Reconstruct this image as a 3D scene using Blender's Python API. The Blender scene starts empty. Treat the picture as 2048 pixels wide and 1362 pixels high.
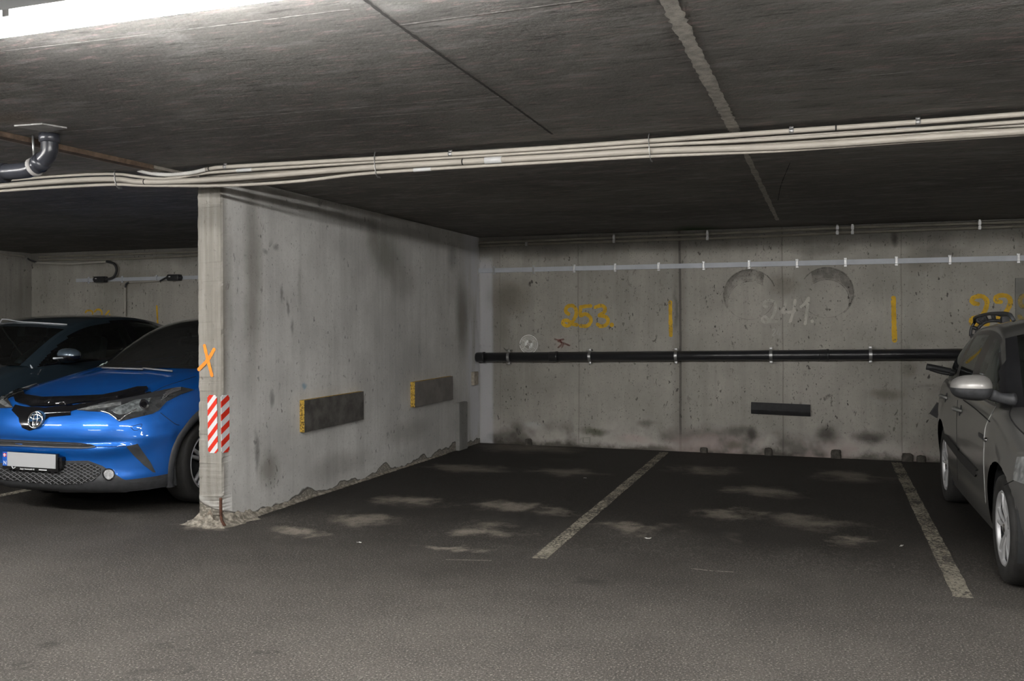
import bpy, bmesh, math, random
from mathutils import Vector, Matrix, geometry
from mathutils.bvhtree import BVHTree
random.seed(7)
C = bpy.context.scene.collection
PI = math.pi
# ------------------------------------------------------------------ camera
F_PX, CX, CY = 1807.0, 1024.0, 633.0
YAW, ROLL, CAM_H = math.radians(18.82), math.radians(-0.29), 1.5
CAM_ROT = Matrix.Rotation(YAW, 3, 'Z') @ Matrix.Rotation(PI/2, 3, 'X') @ Matrix.Rotation(ROLL, 3, 'Z')
CAM_P = Vector((0, 0, CAM_H))
cd = bpy.data.cameras.new('camera'); cam = bpy.data.objects.new('camera', cd); C.objects.link(cam)
cam.matrix_world = Matrix.Translation(CAM_P) @ CAM_ROT.to_4x4()
cd.sensor_width = 36; cd.lens = F_PX/2048*36; cd.shift_y = -(681-CY)/2048; cd.clip_start = .05
bpy.context.scene.camera = cam

def ray(px, py):
    return CAM_ROT @ Vector(((px-CX)/F_PX, (CY-py)/F_PX, -1))
def atY(px, py, Y):
    d = ray(px, py); return CAM_P + d*(Y/d.y)
def atX(px, py, X):
    d = ray(px, py); return CAM_P + d*(X/d.x)
def atZ(px, py, z):
    d = ray(px, py); return CAM_P + d*((z-CAM_H)/d.z)
def floorz(y):
    return 0.0 if y < 5.4 else -0.01*(y-5.4)
def ceilz(y):
    return 2.47+0.014*(10.38-y)
def on_floor(px, py, dz=0.0):
    p = atZ(px, py, 0)
    if p.y > 5.4:
        d = ray(px, py)          # z = -0.01*(y-5.4)
        k = (0.054-CAM_H)/(d.z+0.01*d.y); p = CAM_P+d*k
    p.z += dz; return p
def on_ceil(px, py, dz=0.0):
    d = ray(px, py); k = (2.47+0.014*10.38-CAM_H)/(d.z+0.014*d.y)
    p = CAM_P+d*k; p.z += dz; return p
YB = 10.38                        # back wall
WA, WB = Vector((-4.10, 5.52, 0)), Vector((-3.96, YB, 0))     # right face of the partition wall
WT = 0.225
WN = Vector((WB.y-WA.y, -(WB.x-WA.x), 0)).normalized()        # its outward (+x) normal
def on_left(px, py, off=0.0):
    d = ray(px, py); k = (WA-CAM_P).dot(WN)/d.dot(WN); return CAM_P+d*k+WN*off

# ------------------------------------------------------------------ objects
def obj(name, bm, m=None, parent=None, smooth=False, mats=None):
    me = bpy.data.meshes.new(name)
    bmesh.ops.recalc_face_normals(bm, faces=bm.faces[:]) if not isinstance(smooth, str) else None
    bm.to_mesh(me); bm.free()
    for mm in (mats or [m]):
        me.materials.append(mm)
    if smooth:
        for p in me.polygons: p.use_smooth = True
    o = bpy.data.objects.new(name, me); C.objects.link(o)
    if parent: o.parent = parent
    return o
def sharp(o, deg=35):
    me = o.data
    for p in me.polygons: p.use_smooth = True
    bm = bmesh.new(); bm.from_mesh(me)
    for e in bm.edges:
        if len(e.link_faces) == 2 and e.calc_face_angle(0) > math.radians(deg): e.smooth = False
    bm.to_mesh(me); bm.free(); return o
def tag(o, label, cat, group=None, kind=None):
    o['label'] = label; o['category'] = cat
    if group: o['group'] = group
    if kind: o['kind'] = kind
    return o
def empty(name, loc, label, cat, group=None):
    o = bpy.data.objects.new(name, None); C.objects.link(o); o.location = loc; o.empty_display_size = .1
    return tag(o, label, cat, group)
def struct(name, bm, m, label=None, cat=None, parent=None, mats=None):
    o = obj(name, bm, m, parent, mats=mats); o['kind'] = 'structure'
    if label: o['label'] = label; o['category'] = cat
    return o
def box(bm, c, s, bev=0.0, rot=None, mi=0):
    r = bmesh.ops.create_cube(bm, size=1)
    vs = r['verts']
    M = Matrix.Translation(Vector(c)) @ (rot.to_4x4() if rot is not None else Matrix()) @ Matrix.Diagonal((*s, 1))
    bmesh.ops.transform(bm, matrix=M, verts=vs)
    fs = list({f for v in vs for f in v.link_faces})
    for f in fs: f.material_index = mi
    if bev > 0:
        es = list({e for v in vs for e in v.link_edges})
        bmesh.ops.bevel(bm, geom=es, offset=bev, segments=2, affect='EDGES', profile=.6)
    return bm
def prism(bm, pts, d):
    """closed prism from a planar 3D loop pushed along vector d"""
    a = [bm.verts.new(p) for p in pts]; b = [bm.verts.new(Vector(p)+d) for p in pts]
    n = len(pts); bm.faces.new(a); bm.faces.new(b[::-1])
    for i in range(n): bm.faces.new((a[i], b[i], b[(i+1) % n], a[(i+1) % n]))
    return bm
def catmull(pts, n):
    pts = [Vector(p) for p in pts]
    if len(pts) < 3:
        return [pts[0].lerp(pts[-1], i/(n-1)) for i in range(n)]
    P = [pts[0]*2-pts[1]]+pts+[pts[-1]*2-pts[-2]]
    dense = []
    for i in range(1, len(P)-2):
        for k in range(24):
            t = k/24; a, b, c, d = P[i-1:i+3]
            dense.append(.5*((2*b)+(c-a)*t+(2*a-5*b+4*c-d)*t*t+(3*b-a-3*c+d)*t**3))
    dense.append(pts[-1])
    L = [0]
    for i in range(1, len(dense)): L.append(L[-1]+(dense[i]-dense[i-1]).length)
    out = []; j = 0
    for i in range(n):
        s = L[-1]*i/(n-1)
        while j < len(L)-2 and L[j+1] < s: j += 1
        w = (s-L[j])/max(1e-9, L[j+1]-L[j]); out.append(dense[j].lerp(dense[j+1], min(1, w)))
    return out
def tube(bm, pts, r, seg=12, n=None, caps=True, ry=None):
    """round tube along a path; r number or list"""
    pts = [Vector(p) for p in pts]
    if n:
        if isinstance(r, (list, tuple)) and len(r) != n:
            r0 = r; r = [lerp_tab([(i/(len(r0)-1), q) for i, q in enumerate(r0)], i/(n-1)) for i in range(n)]
        pts = catmull(pts, n)
    N = len(pts); rings = []; up = None
    for i, p in enumerate(pts):
        t = (pts[min(i+1, N-1)]-pts[max(i-1, 0)]).normalized()
        if up is None:
            up = Vector((0, 0, 1)) if abs(t.z) < .9 else Vector((0, 1, 0))
        u = (up-t*up.dot(t)).normalized(); v = t.cross(u); up = u
        rr = r[i] if isinstance(r, (list, tuple)) else r
        rings.append([bm.verts.new(p+u*math.cos(2*PI*k/seg)*rr+v*math.sin(2*PI*k/seg)*(ry or rr)) for k in range(seg)])
    for a, b in zip(rings, rings[1:]):
        for k in range(seg): bm.faces.new((a[k], a[(k+1) % seg], b[(k+1) % seg], b[k]))
    if caps: bm.faces.new(rings[0][::-1]); bm.faces.new(rings[-1])
    return bm
def lathe(bm, prof, seg=32, M=None, closed=False):
    """profile of (radius, along) revolved about the local X axis"""
    M = M or Matrix(); rings = []
    for r, a in prof:
        rings.append([bm.verts.new(M @ Vector((a, r*math.cos(2*PI*k/seg), r*math.sin(2*PI*k/seg)))) for k in range(seg)])
    prs = list(zip(rings, rings[1:]))
    if closed: prs.append((rings[-1], rings[0]))
    for a, b in prs:
        for k in range(seg): bm.faces.new((a[k], a[(k+1) % seg], b[(k+1) % seg], b[k]))
    return bm
def disc(bm, c, nrm, r, seg=24, thick=.002, r2=None):
    q = Vector(nrm).to_track_quat('X', 'Z').to_matrix().to_4x4()
    M = Matrix.Translation(Vector(c)) @ q
    prof = [(1e-5, 0), (r, 0), (r, thick), (1e-5, thick)] if not r2 else [(r2, 0), (r, 0), (r, thick), (r2, thick)]
    return lathe(bm, prof, seg, M, closed=bool(r2))
def stroke(bm, pts, w, nrm, n=None, lift=.002, wob=.12, cap=True):
    """flat painted brush stroke (ribbon with rounded ends) on a surface of normal nrm"""
    pts = [Vector(p) for p in pts]; nrm = Vector(nrm)
    pts = catmull(pts, n or max(6, 8*len(pts)))
    N = len(pts); L = []; R = []
    for i, p in enumerate(pts):
        t = (pts[min(i+1, N-1)]-pts[max(i-1, 0)]).normalized(); s = t.cross(nrm).normalized()
        h = w/2*(1+random.uniform(-wob, wob)); o = nrm*(lift+i*2e-6)
        L.append(bm.verts.new(p+s*h+o)); R.append(bm.verts.new(p-s*h+o))
    for i in range(N-1): bm.faces.new((L[i], L[i+1], R[i+1], R[i]))
    if cap:
        for e, sg in ((0, -1), (N-1, 1)):
            t = (pts[1]-pts[0]).normalized() if e == 0 else (pts[-1]-pts[-2]).normalized()
            s = t.cross(nrm).normalized(); arc = []
            for k in range(1, 8):
                a = PI*k/8; arc.append(bm.verts.new(pts[e]+s*math.cos(a)*w/2+t*sg*math.sin(a)*w/2+nrm*(lift+e*2e-6)))
            bm.faces.new([L[e]]+arc+[R[e]])
    return bm
def lerp_tab(tab, x):
    if x <= tab[0][0]: return tab[0][1]
    for (a, b), (c, d) in zip(tab, tab[1:]):
        if x <= c: return b+(d-b)*(x-a)/(c-a)
    return tab[-1][1]
def smooth_tab(tab):
    xs = [p[0] for p in tab]
    def f(x):
        if x <= xs[0]: return tab[0][1]
        if x >= xs[-1]: return tab[-1][1]
        i = max(j for j in range(len(xs)) if xs[j] <= x)
        i = min(i, len(xs)-2)
        def m(j):
            if j == 0: return (tab[1][1]-tab[0][1])/(xs[1]-xs[0])
            if j == len(xs)-1: return (tab[-1][1]-tab[-2][1])/(xs[-1]-xs[-2])
            return .5*((tab[j+1][1]-tab[j][1])/(xs[j+1]-xs[j])+(tab[j][1]-tab[j-1][1])/(xs[j]-xs[j-1]))
        h = xs[i+1]-xs[i]; t = (x-xs[i])/h
        return (2*t**3-3*t*t+1)*tab[i][1]+(t**3-2*t*t+t)*h*m(i)+(-2*t**3+3*t*t)*tab[i+1][1]+(t**3-t*t)*h*m(i+1)
    return f
def text_bm(s, size, M, depth=.0006):
    cu = bpy.data.curves.new('txt', 'FONT'); cu.body = s; cu.size = size; cu.extrude = depth; cu.align_x = 'CENTER'; cu.align_y = 'CENTER'
    o = bpy.data.objects.new('txt', cu); C.objects.link(o)
    dg = bpy.context.evaluated_depsgraph_get(); me = bpy.data.meshes.new_from_object(o.evaluated_get(dg))
    bm = bmesh.new(); bm.from_mesh(me); bmesh.ops.transform(bm, matrix=M, verts=bm.verts)
    bpy.data.objects.remove(o); bpy.data.curves.remove(cu); bpy.data.meshes.remove(me)
    return bm

# ------------------------------------------------------------------ materials
class NT:
    def __init__(s, name):
        s.m = bpy.data.materials.new(name); s.m.use_nodes = True
        s.t = s.m.node_tree; s.t.nodes.clear()
        s.out = s.n('ShaderNodeOutputMaterial'); s.co = None
    def n(s, k, **kw):
        nd = s.t.nodes.new(k)
        for a, b in kw.items(): setattr(nd, a, b)
        return nd
    def put(s, sock, v):
        if hasattr(v, 'is_output') or hasattr(v, 'links'): s.t.links.new(v, sock)
        elif isinstance(v, (tuple, list, Vector)) and sock.type == 'RGBA' and len(v) == 3: sock.default_value = (*v, 1)
        else: sock.default_value = v
    def obj(s):
        if s.co is None: s.co = s.n('ShaderNodeTexCoord').outputs['Object']
        return s.co
    def vec(s, sc, v=None):
        nd = s.n('ShaderNodeVectorMath', operation='MULTIPLY'); s.put(nd.inputs[0], v or s.obj()); nd.inputs[1].default_value = sc
        return nd.outputs[0]
    def noise(s, scale, detail=4, rough=.6, vec=None, dist=0.0, out='Fac'):
        nd = s.n('ShaderNodeTexNoise'); s.put(nd.inputs['Vector'], vec or s.obj())
        nd.inputs['Scale'].default_value = scale; nd.inputs['Detail'].default_value = detail
        nd.inputs['Roughness'].default_value = rough; nd.inputs['Distortion'].default_value = dist
        return nd.outputs[out]
    def vor(s, scale, vec=None, out='Distance', feature='F1'):
        nd = s.n('ShaderNodeTexVoronoi', feature=feature); s.put(nd.inputs['Vector'], vec or s.obj()); nd.inputs['Scale'].default_value = scale
        return nd.outputs[out]
    def rng(s, v, a, b, c=0.0, d=1.0, smooth=True):
        nd = s.n('ShaderNodeMapRange', interpolation_type='SMOOTHSTEP' if smooth else 'LINEAR')
        s.put(nd.inputs[0], v)
        for i, x in enumerate((a, b, c, d)): nd.inputs[1+i].default_value = x
        return nd.outputs[0]
    def math(s, op, a, b=0.0, clamp=False):
        nd = s.n('ShaderNodeMath', operation=op, use_clamp=clamp); s.put(nd.inputs[0], a); s.put(nd.inputs[1], b)
        return nd.outputs[0]
    def mul(s, a, b): return s.math('MULTIPLY', a, b)
    def mix(s, f, a, b, mode='MIX'):
        nd = s.n('ShaderNodeMix', data_type='RGBA', blend_type=mode)
        s.put(nd.inputs[0], f); s.put(nd.inputs[6], a); s.put(nd.inputs[7], b); return nd.outputs[2]
    def xyz(s, v=None):
        nd = s.n('ShaderNodeSeparateXYZ'); s.put(nd.inputs[0], v or s.obj()); return nd.outputs
    def warp(s, amt, scale=1.5, base=None):
        c = s.noise(scale, 4, .65, out='Color')
        a = s.n('ShaderNodeVectorMath', operation='SUBTRACT'); s.put(a.inputs[0], c); a.inputs[1].default_value = (.5, .5, .5)
        b = s.n('ShaderNodeVectorMath', operation='MULTIPLY_ADD'); s.put(b.inputs[0], a.outputs[0])
        b.inputs[1].default_value = (amt, amt, amt) if not isinstance(amt, tuple) else amt; s.put(b.inputs[2], base or s.obj()); return b.outputs[0]
    def blob(s, wv, c, r, soft=.6):
        a = s.n('ShaderNodeVectorMath', operation='SUBTRACT'); s.put(a.inputs[0], wv); a.inputs[1].default_value = c
        b = s.n('ShaderNodeVectorMath', operation='DIVIDE'); s.put(b.inputs[0], a.outputs[0]); b.inputs[1].default_value = r
        d = s.n('ShaderNodeVectorMath', operation='LENGTH'); s.put(d.inputs[0], b.outputs[0])
        return s.rng(d.outputs['Value'], 1.0, 1.0-soft)
    def band(s, x, c, w, soft):
        """1 inside |x-c|<w"""
        d = s.math('ABSOLUTE', s.math('SUBTRACT', x, c)); return s.rng(d, w+soft, w)
    def bump(s, h, strength=.3, dist=.01):
        nd = s.n('ShaderNodeBump'); nd.inputs['Strength'].default_value = strength; nd.inputs['Distance'].default_value = dist
        s.put(nd.inputs['Height'], h); return nd.outputs[0]
    def pbr(s, col, rough=.8, metal=0.0, nrm=None, spec=.5, coat=0.0, coat_r=.03, emit=None, es=0.0, alpha=None):
        p = s.n('ShaderNodeBsdfPrincipled')
        s.put(p.inputs['Base Color'], col); s.put(p.inputs['Roughness'], rough); s.put(p.inputs['Metallic'], metal)
        s.put(p.inputs['Specular IOR Level'], spec); s.put(p.inputs['Coat Weight'], coat); s.put(p.inputs['Coat Roughness'], coat_r)
        if nrm is not None: s.put(p.inputs['Normal'], nrm)
        if emit: s.put(p.inputs['Emission Color'], emit); p.inputs['Emission Strength'].default_value = es
        if alpha is not None: s.put(p.inputs['Alpha'], alpha)
        s.t.links.new(p.outputs[0], s.out.inputs[0]); return s.m
def simple(name, col, rough=.6, metal=0.0, var=.12, scale=8.0, coat=0.0, spec=.5, bump=0.0):
    a = NT(name); n = a.noise(scale, 4, .6)
    c = a.mix(a.rng(n, .3, .7), tuple(x*(1-var) for x in col), tuple(min(1, x*(1+var)) for x in col))
    return a.pbr(c, rough, metal, a.bump(a.noise(scale*6, 3), bump, .003) if bump else None, spec, coat)
def glass_mat(name, tint, refl=.6, dark=.0):
    a = NT(name); tr = a.n('ShaderNodeBsdfTransparent'); tr.inputs[0].default_value = (*tint, 1)
    gl = a.n('ShaderNodeBsdfGlossy'); gl.inputs['Roughness'].default_value = .02; gl.inputs['Color'].default_value = (.9, .95, .95, 1)
    fr = a.n('ShaderNodeFresnel'); fr.inputs[0].default_value = 1.5
    mx = a.n('ShaderNodeMixShader'); a.put(mx.inputs[0], a.math('MULTIPLY', fr.outputs[0], refl))
    if dark:
        df = a.n('ShaderNodeBsdfDiffuse'); df.inputs[0].default_value = (.5, .5, .48, 1); m2 = a.n('ShaderNodeMixShader'); m2.inputs[0].default_value = dark
        a.t.links.new(tr.outputs[0], m2.inputs[1]); a.t.links.new(df.outputs[0], m2.inputs[2]); tr = m2
    a.t.links.new(tr.outputs[0], mx.inputs[1]); a.t.links.new(gl.outputs[0], mx.inputs[2]); a.t.links.new(mx.outputs[0], a.out.inputs[0])
    return a.m

def concrete(name, base, pores=1.0, streak=.5, stains=(), extra=None, warpamt=.25):
    a = NT(name); X, Y, Z = a.xyz()
    big = a.noise(1.1, 5, .6); st = a.noise(1.0, 5, .62, a.vec((7, 7, .55))); fine = a.noise(34, 5, .7)
    c = a.mix(a.rng(big, .3, .72), tuple(x*.80 for x in base), tuple(x*1.16 for x in base))
    c = a.mix(a.mul(a.rng(st, .42, .7), streak), c, tuple(x*.62 for x in base))
    st2 = a.noise(1.0, 3, .6, a.vec((22, 22, 1.0)))
    c = a.mix(a.mul(a.rng(st2, .5, .75), streak*.55), c, tuple(min(1, x*1.32) for x in base))
    c = a.mix(a.mul(a.rng(fine, .45, .8), .4), c, tuple(x*.72 for x in base))
    # pores and pits, stretched vertically, more of them in patches
    pv = a.noise(30, 2, .5, a.vec((1, 1, .55))); pm = a.rng(a.noise(2.3, 3), .40, .66)
    pit = a.mul(a.rng(pv, .665, .71), pm)
    pv2 = a.noise(75, 2, .5, a.vec((1, 1, .7))); pit2 = a.mul(a.rng(pv2, .66, .71), .6)
    pv3 = a.noise(13, 4, .62, a.vec((1, 1, .6)), .6); pit3 = a.mul(a.mul(a.rng(pv3, .63, .70), a.rng(a.noise(1.6, 3), .44, .62)), .7)
    pit = a.math('MAXIMUM', a.math('MAXIMUM', pit, pit2), pit3)
    c = a.mix(a.mul(pit, .75*pores), c, tuple(x*.30 for x in base))
    if extra: c = extra(a, c, X, Y, Z)
    w = a.warp(warpamt, 2.2)
    for pos, rad, col, k in stains:
        c = a.mix(a.mul(a.blob(w, pos, rad, .85), k), c, col)
    h = a.math('SUBTRACT', a.mul(fine, .5), pit)
    return a.pbr(c, .9, 0, a.bump(h, .5, .008), .25)

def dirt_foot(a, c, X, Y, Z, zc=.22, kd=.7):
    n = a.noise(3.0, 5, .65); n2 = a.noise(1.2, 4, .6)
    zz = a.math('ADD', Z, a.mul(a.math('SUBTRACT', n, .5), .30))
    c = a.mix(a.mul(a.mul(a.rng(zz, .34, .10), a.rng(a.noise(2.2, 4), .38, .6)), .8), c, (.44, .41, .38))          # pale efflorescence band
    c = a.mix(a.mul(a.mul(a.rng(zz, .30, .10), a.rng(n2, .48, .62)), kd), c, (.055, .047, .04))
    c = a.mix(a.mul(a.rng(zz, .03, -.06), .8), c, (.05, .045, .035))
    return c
# ------------------------------------------------------------------ setting
XL, XR, YF = -11.06, 7.5, -3.2
def stain_or_glow(fn):
    def f(px, py, rx, ry, col, k):
        c = fn(px, py); a = fn(px-rx, py); b = fn(px+rx, py); u = fn(px, py-ry)
        r = Vector((max(abs(b.x-a.x)/2, .02), max(abs(b.y-a.y)/2, .02), max(abs(u.z-c.z), .02)))
        if fn is on_left: r.x = .6
        if fn is BW: r.y = .6
        if fn in (on_floor, on_ceil):
            d1 = (fn(px, py-ry)-fn(px, py+ry))/2; d2 = (b-a)/2
            r = Vector((math.hypot(d1.x, d2.x), math.hypot(d1.y, d2.y), 1.5))
        return (tuple(c), tuple(r), col, k)
    return f
def BW(px, py, off=0.0): return atY(px, py, YB-off)
sl, sb, sf, sc_ = stain_or_glow(on_left), stain_or_glow(BW), stain_or_glow(on_floor), stain_or_glow(on_ceil)
DK, GR, BR = (.05, .045, .04), (.085, .085, .06), (.11, .095, .07)

def left_extra(a, c, X, Y, Z):
    pale = a.mul(a.rng(Y, 9.75, 10.15), a.rng(a.noise(2.0, 3, .6, a.vec((1, 4, .5))), .30, .55))
    c = a.mix(a.mul(pale, .95), c, (.60, .60, .62))
    # end face of the wall warmer, and painted darker to offset the strong lamp light
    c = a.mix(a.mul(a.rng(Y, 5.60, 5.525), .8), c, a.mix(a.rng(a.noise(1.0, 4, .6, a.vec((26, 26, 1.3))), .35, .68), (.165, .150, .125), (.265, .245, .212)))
    # broken foot: exposed aggregate under a wavy edge
    n = a.noise(2.2, 3, .5)
    zf = a.math('ADD', Z, a.mul(a.math('SUBTRACT', Y, 5.4), .01))
    lim = a.math('ADD', a.math('ADD', .0, a.mul(a.math('SUBTRACT', n, .45), .34)), a.rng(Y, 5.9, 5.5, .01, .12))
    d = a.math('SUBTRACT', zf, lim)
    edge = a.rng(a.math('ABSOLUTE', a.math('SUBTRACT', d, .03)), .035, .0)
    c = a.mix(a.mul(edge, .45), c, (.50, .49, .47))
    agg = a.mix(a.rng(a.vor(55), .1, .6), (.34, .31, .26), (.15, .135, .11))
    c = a.mix(a.mul(a.rng(d, .012, -.004), .9), c, agg)
    c = a.mix(a.mul(a.rng(a.math('ABSOLUTE', d), .010, .0), .8), c, (.07, .065, .06))
    return c
M_LEFT = concrete('partition concrete', (.56, .552, .533), 1.1, .34, [
    sl(772, 505, 40, 75, GR, .60), sl(745, 470, 22, 60, BR, .45), sl(800, 560, 40, 60, BR, .35), sl(505, 560, 26, 330, BR, .50), sl(455, 640, 14, 300, BR, .35), sl(600, 570, 6, 60, BR, .25),
    sl(540, 940, 30, 60, BR, .55), sl(515, 905, 8, 60, DK, .55), sl(545, 800, 7, 30, DK, .5), sl(925, 640, 18, 110, BR, .65), sl(905, 520, 14, 40, DK, .4),
    sl(565, 585, 4, 22, DK, .5), sl(574, 615, 4, 30, DK, .5), sl(583, 655, 4, 26, DK, .5), sl(552, 490, 10, 12, DK, .5), sl(528, 502, 8, 8, DK, .45), sl(610, 768, 8, 8, (.12, .28, .42), .6),
    sl(690, 440, 60, 26, DK, .25), sl(680, 930, 90, 40, BR, .35), sl(820, 860, 60, 30, BR, .3)], left_extra, .18)

def back_extra(a, c, X, Y, Z):
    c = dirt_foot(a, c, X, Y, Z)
    wig = a.mul(a.math('SUBTRACT', a.noise(1.3, 3), .5), .03); Xw = a.math('ADD', X, wig)
    for px, w, k in ((1360, .009, .7), (1157, .002, .32), (1565, .003, .36), (1803, .003, .30), (1000, .003, .15)):
        x = BW(px, 640).x
        c = a.mix(a.mul(a.band(Xw, x, w, .008), k), c, (.05, .045, .04))
    c = a.mix(a.mul(a.band(X, BW(1360, 640).x, .02, .10), .35), c, (.10, .09, .08))
    x0, x1 = BW(960, 640).x, BW(984, 640).x                      # whitewashed strip in the corner
    strip = a.mul(a.band(Xw, (x0+x1)/2, (x1-x0)/2-.02, .05), a.rng(Z, 2.3, 2.1))
    c = a.mix(a.mul(strip, .8), c, (.50, .50, .52))
    pink = a.mul(a.mul(a.rng(a.math('ADD', Z, a.mul(a.noise(2.5, 4), .25)),   .36, .14), a.rng(X, -1.9, -1.2)), a.rng(a.noise(1.7, 4), .40, .58))
    c = a.mix(a.mul(pink, .92), c, (.40, .33, .31))
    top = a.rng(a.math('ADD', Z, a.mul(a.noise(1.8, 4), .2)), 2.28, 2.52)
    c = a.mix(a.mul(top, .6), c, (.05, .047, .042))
    return c
M_BACK = concrete('back wall concrete', (.345, .328, .295), 1.6, .30, [
    sb(1020, 595, 65, 60, BR, .65), sb(1000, 650, 25, 60, BR, .3), sb(1190, 862, 45, 12, (.06, .065, .035), .75), sb(1290, 845, 25, 12, DK, .5), sb(1010, 870, 40, 20, DK, .6),
    sb(1655, 865, 30, 24, DK, .8), sb(1740, 870, 45, 18, DK, .8), sb(1500, 870, 18, 22, DK, .85), sb(1470, 862, 35, 16, DK, .6), sb(1470, 890, 25, 14, BR, .6),
    sb(1790, 480, 12, 22, DK, .8), sb(1770, 790, 50, 18, BR, .55), sb(1820, 740, 30, 25, BR, .45), sb(1350, 620, 6, 60, DK, .4), sb(1565, 570, 40, 35, BR, .45),
    sb(1840, 520, 50, 40, BR, .4), sb(1640, 500, 90, 14, DK, .35), sb(1880, 500, 60, 18, DK, .35), sb(1100, 510, 80, 16, DK, .3), sb(1150, 900, 90, 12, DK, .5), sb(1270, 905, 40, 10, (.09, .05, .03), .7),
    sb(1065, 850, 25, 12, (.5, .5, .5), .5), sb(1270, 880, 50, 14, (.42, .34, .32), .6), sb(250, 560, 90, 40, BR, .3)], back_extra, .22)
M_DIM = concrete('far bay concrete', (.36, .345, .315), 1.0, .45)
def ceil_mat():
    a = NT('ceiling concrete'); X, Y, Z = a.xyz()
    s1 = a.noise(1.0, 6, .68, a.vec((2.2, 9, 1))); s2 = a.noise(1.0, 4, .7, a.vec((7, 34, 1))); big = a.noise(.7, 4, .55)
    b = (.178, .172, .163)
    c = a.mix(a.rng(big, .3, .7), tuple(x*.75 for x in b), tuple(x*1.2 for x in b))
    c = a.mix(a.mul(a.rng(s1, .50, .68), .7), c, (.30, .295, .285))
    c = a.mix(a.mul(a.rng(s2, .55, .66), .7), c, (.34, .265, .255))
    c = a.mix(a.mul(a.rng(s2, .46, .30), .65), c, (.05, .048, .046))
    pit = a.rng(a.noise(26, 3, .6), .68, .73); c = a.mix(a.mul(pit, .4), c, (.35, .34, .33))
    c = a.mix(a.mul(a.rng(Y, 7.2, 10.2), .32), c, (.035, .034, .032))            # shade painted in towards the back wall, where lamp light only grazes
    w = a.warp(.3, 1.8)
    for pos, rad, col, k in (sc_(345, 72, 45, 12, (.32, .31, .3), .6), sc_(800, 18, 80, 10, (.3, .3, .29), .4), sc_(1400, 462, 70, 14, (.03, .075, .02), .8),  # the green blob is a faint green glow painted on the slab
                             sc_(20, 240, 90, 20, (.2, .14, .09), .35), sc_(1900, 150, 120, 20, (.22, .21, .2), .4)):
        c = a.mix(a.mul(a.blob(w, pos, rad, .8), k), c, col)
    return a.pbr(c, .85, 0, a.bump(a.math('ADD', a.mul(s2, .6), a.noise(40, 4)), .3, .006), .3)
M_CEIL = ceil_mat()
def floor_mat():
    a = NT('asphalt'); X, Y, Z = a.xyz()
    f1 = a.noise(95, 3, .65); f2 = a.vor(120); big = a.noise(.9, 5, .6); mid = a.noise(4, 5, .65)
    c = a.mix(a.rng(big, .3, .7), (.062, .056, .050), (.088, .080, .071))
    c = a.mix(a.mul(a.rng(mid, .45, .75), .35), c, (.045, .041, .038))
    c = a.mix(a.mul(a.rng(f1, .45, .34), .85), c, (.02, .018, .017))
    c = a.mix(a.mul(a.rng(f1, .56, .66), .8), c, (.27, .25, .22))
    chip = a.mul(a.rng(f2, .26, .12), a.rng(a.noise(31, 2), .56, .66)); c = a.mix(a.mul(chip, .8), c, (.46, .40, .32))
    # damp, dirty bays
    yy = a.math('ADD', Y, a.mul(a.math('SUBTRACT', a.noise(.75, 5, .6), .5), 3.0))
    yy = a.math('ADD', yy, a.mul(X, -.10))
    damp = a.rng(yy, 4.3, 7.4); damp = a.mul(damp, a.rng(X, -11, -10.5))
    c = a.mix(a.mul(damp, .97), c, a.mix(a.rng(f1, .45, .7), (.0095, .0082, .0070), (.038, .032, .026)))
    w = a.warp((1.1, .75, 0), 3.0)
    L = (.26, .228, .19); D = (.022, .020, .018)
    for pos, rad, col, k in [sf(*q, L, kk) for *q, kk in (
            (825, 1003, 62, 13, .62), (965, 1060, 75, 15, .8), (572, 1066, 66, 9, .75), (715, 1040, 80, 13, .6), (1010, 1010, 75, 9, .65), (1110, 1022, 40, 9, .5), (905, 1096, 45, 7, .7),
            (1272, 1055, 72, 11, .65), (1405, 941, 66, 10, .5), (1700, 951, 70, 13, .55), (1530, 983, 70, 11, .55), (1460, 1028, 65, 10, .55), (1620, 1042, 95, 12, .5), (1712, 1078, 58, 11, .6),
            (950, 938, 70, 9, .5), (900, 934, 40, 6, .4), (1130, 944, 70, 8, .45), (1060, 896, 130, 8, .45), (1480, 1078, 40, 9, .35), (420, 1052, 60, 7, .6))] + \
            [sf(*q, D, kk) for *q, kk in ((1060, 1040, 90, 26, .7), (760, 1018, 70, 14, .7), (1480, 1075, 90, 22, .5), (1200, 1165, 50, 9, .5), (100, 1295, 30, 10, .55), (330, 1345, 60, 10, .5), (545, 1312, 22, 8, .6), (40, 1330, 40, 8, .5), (350, 1290, 50, 10, .3))]:
        c = a.mix(a.mul(a.mul(a.blob(w, pos, tuple(r_*1.25 for r_ in rad), .98), min(1, k*1.15)), a.rng(f1, .28, .5, .4, 1.0)), c, col)
    h = a.math('ADD', a.mul(f1, .7), a.mul(f2, .3))
    return a.pbr(c, a.rng(damp, 0, 1, .88, .72), 0, a.bump(h, .55, .006), .35)
M_FLOOR = floor_mat()

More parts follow.
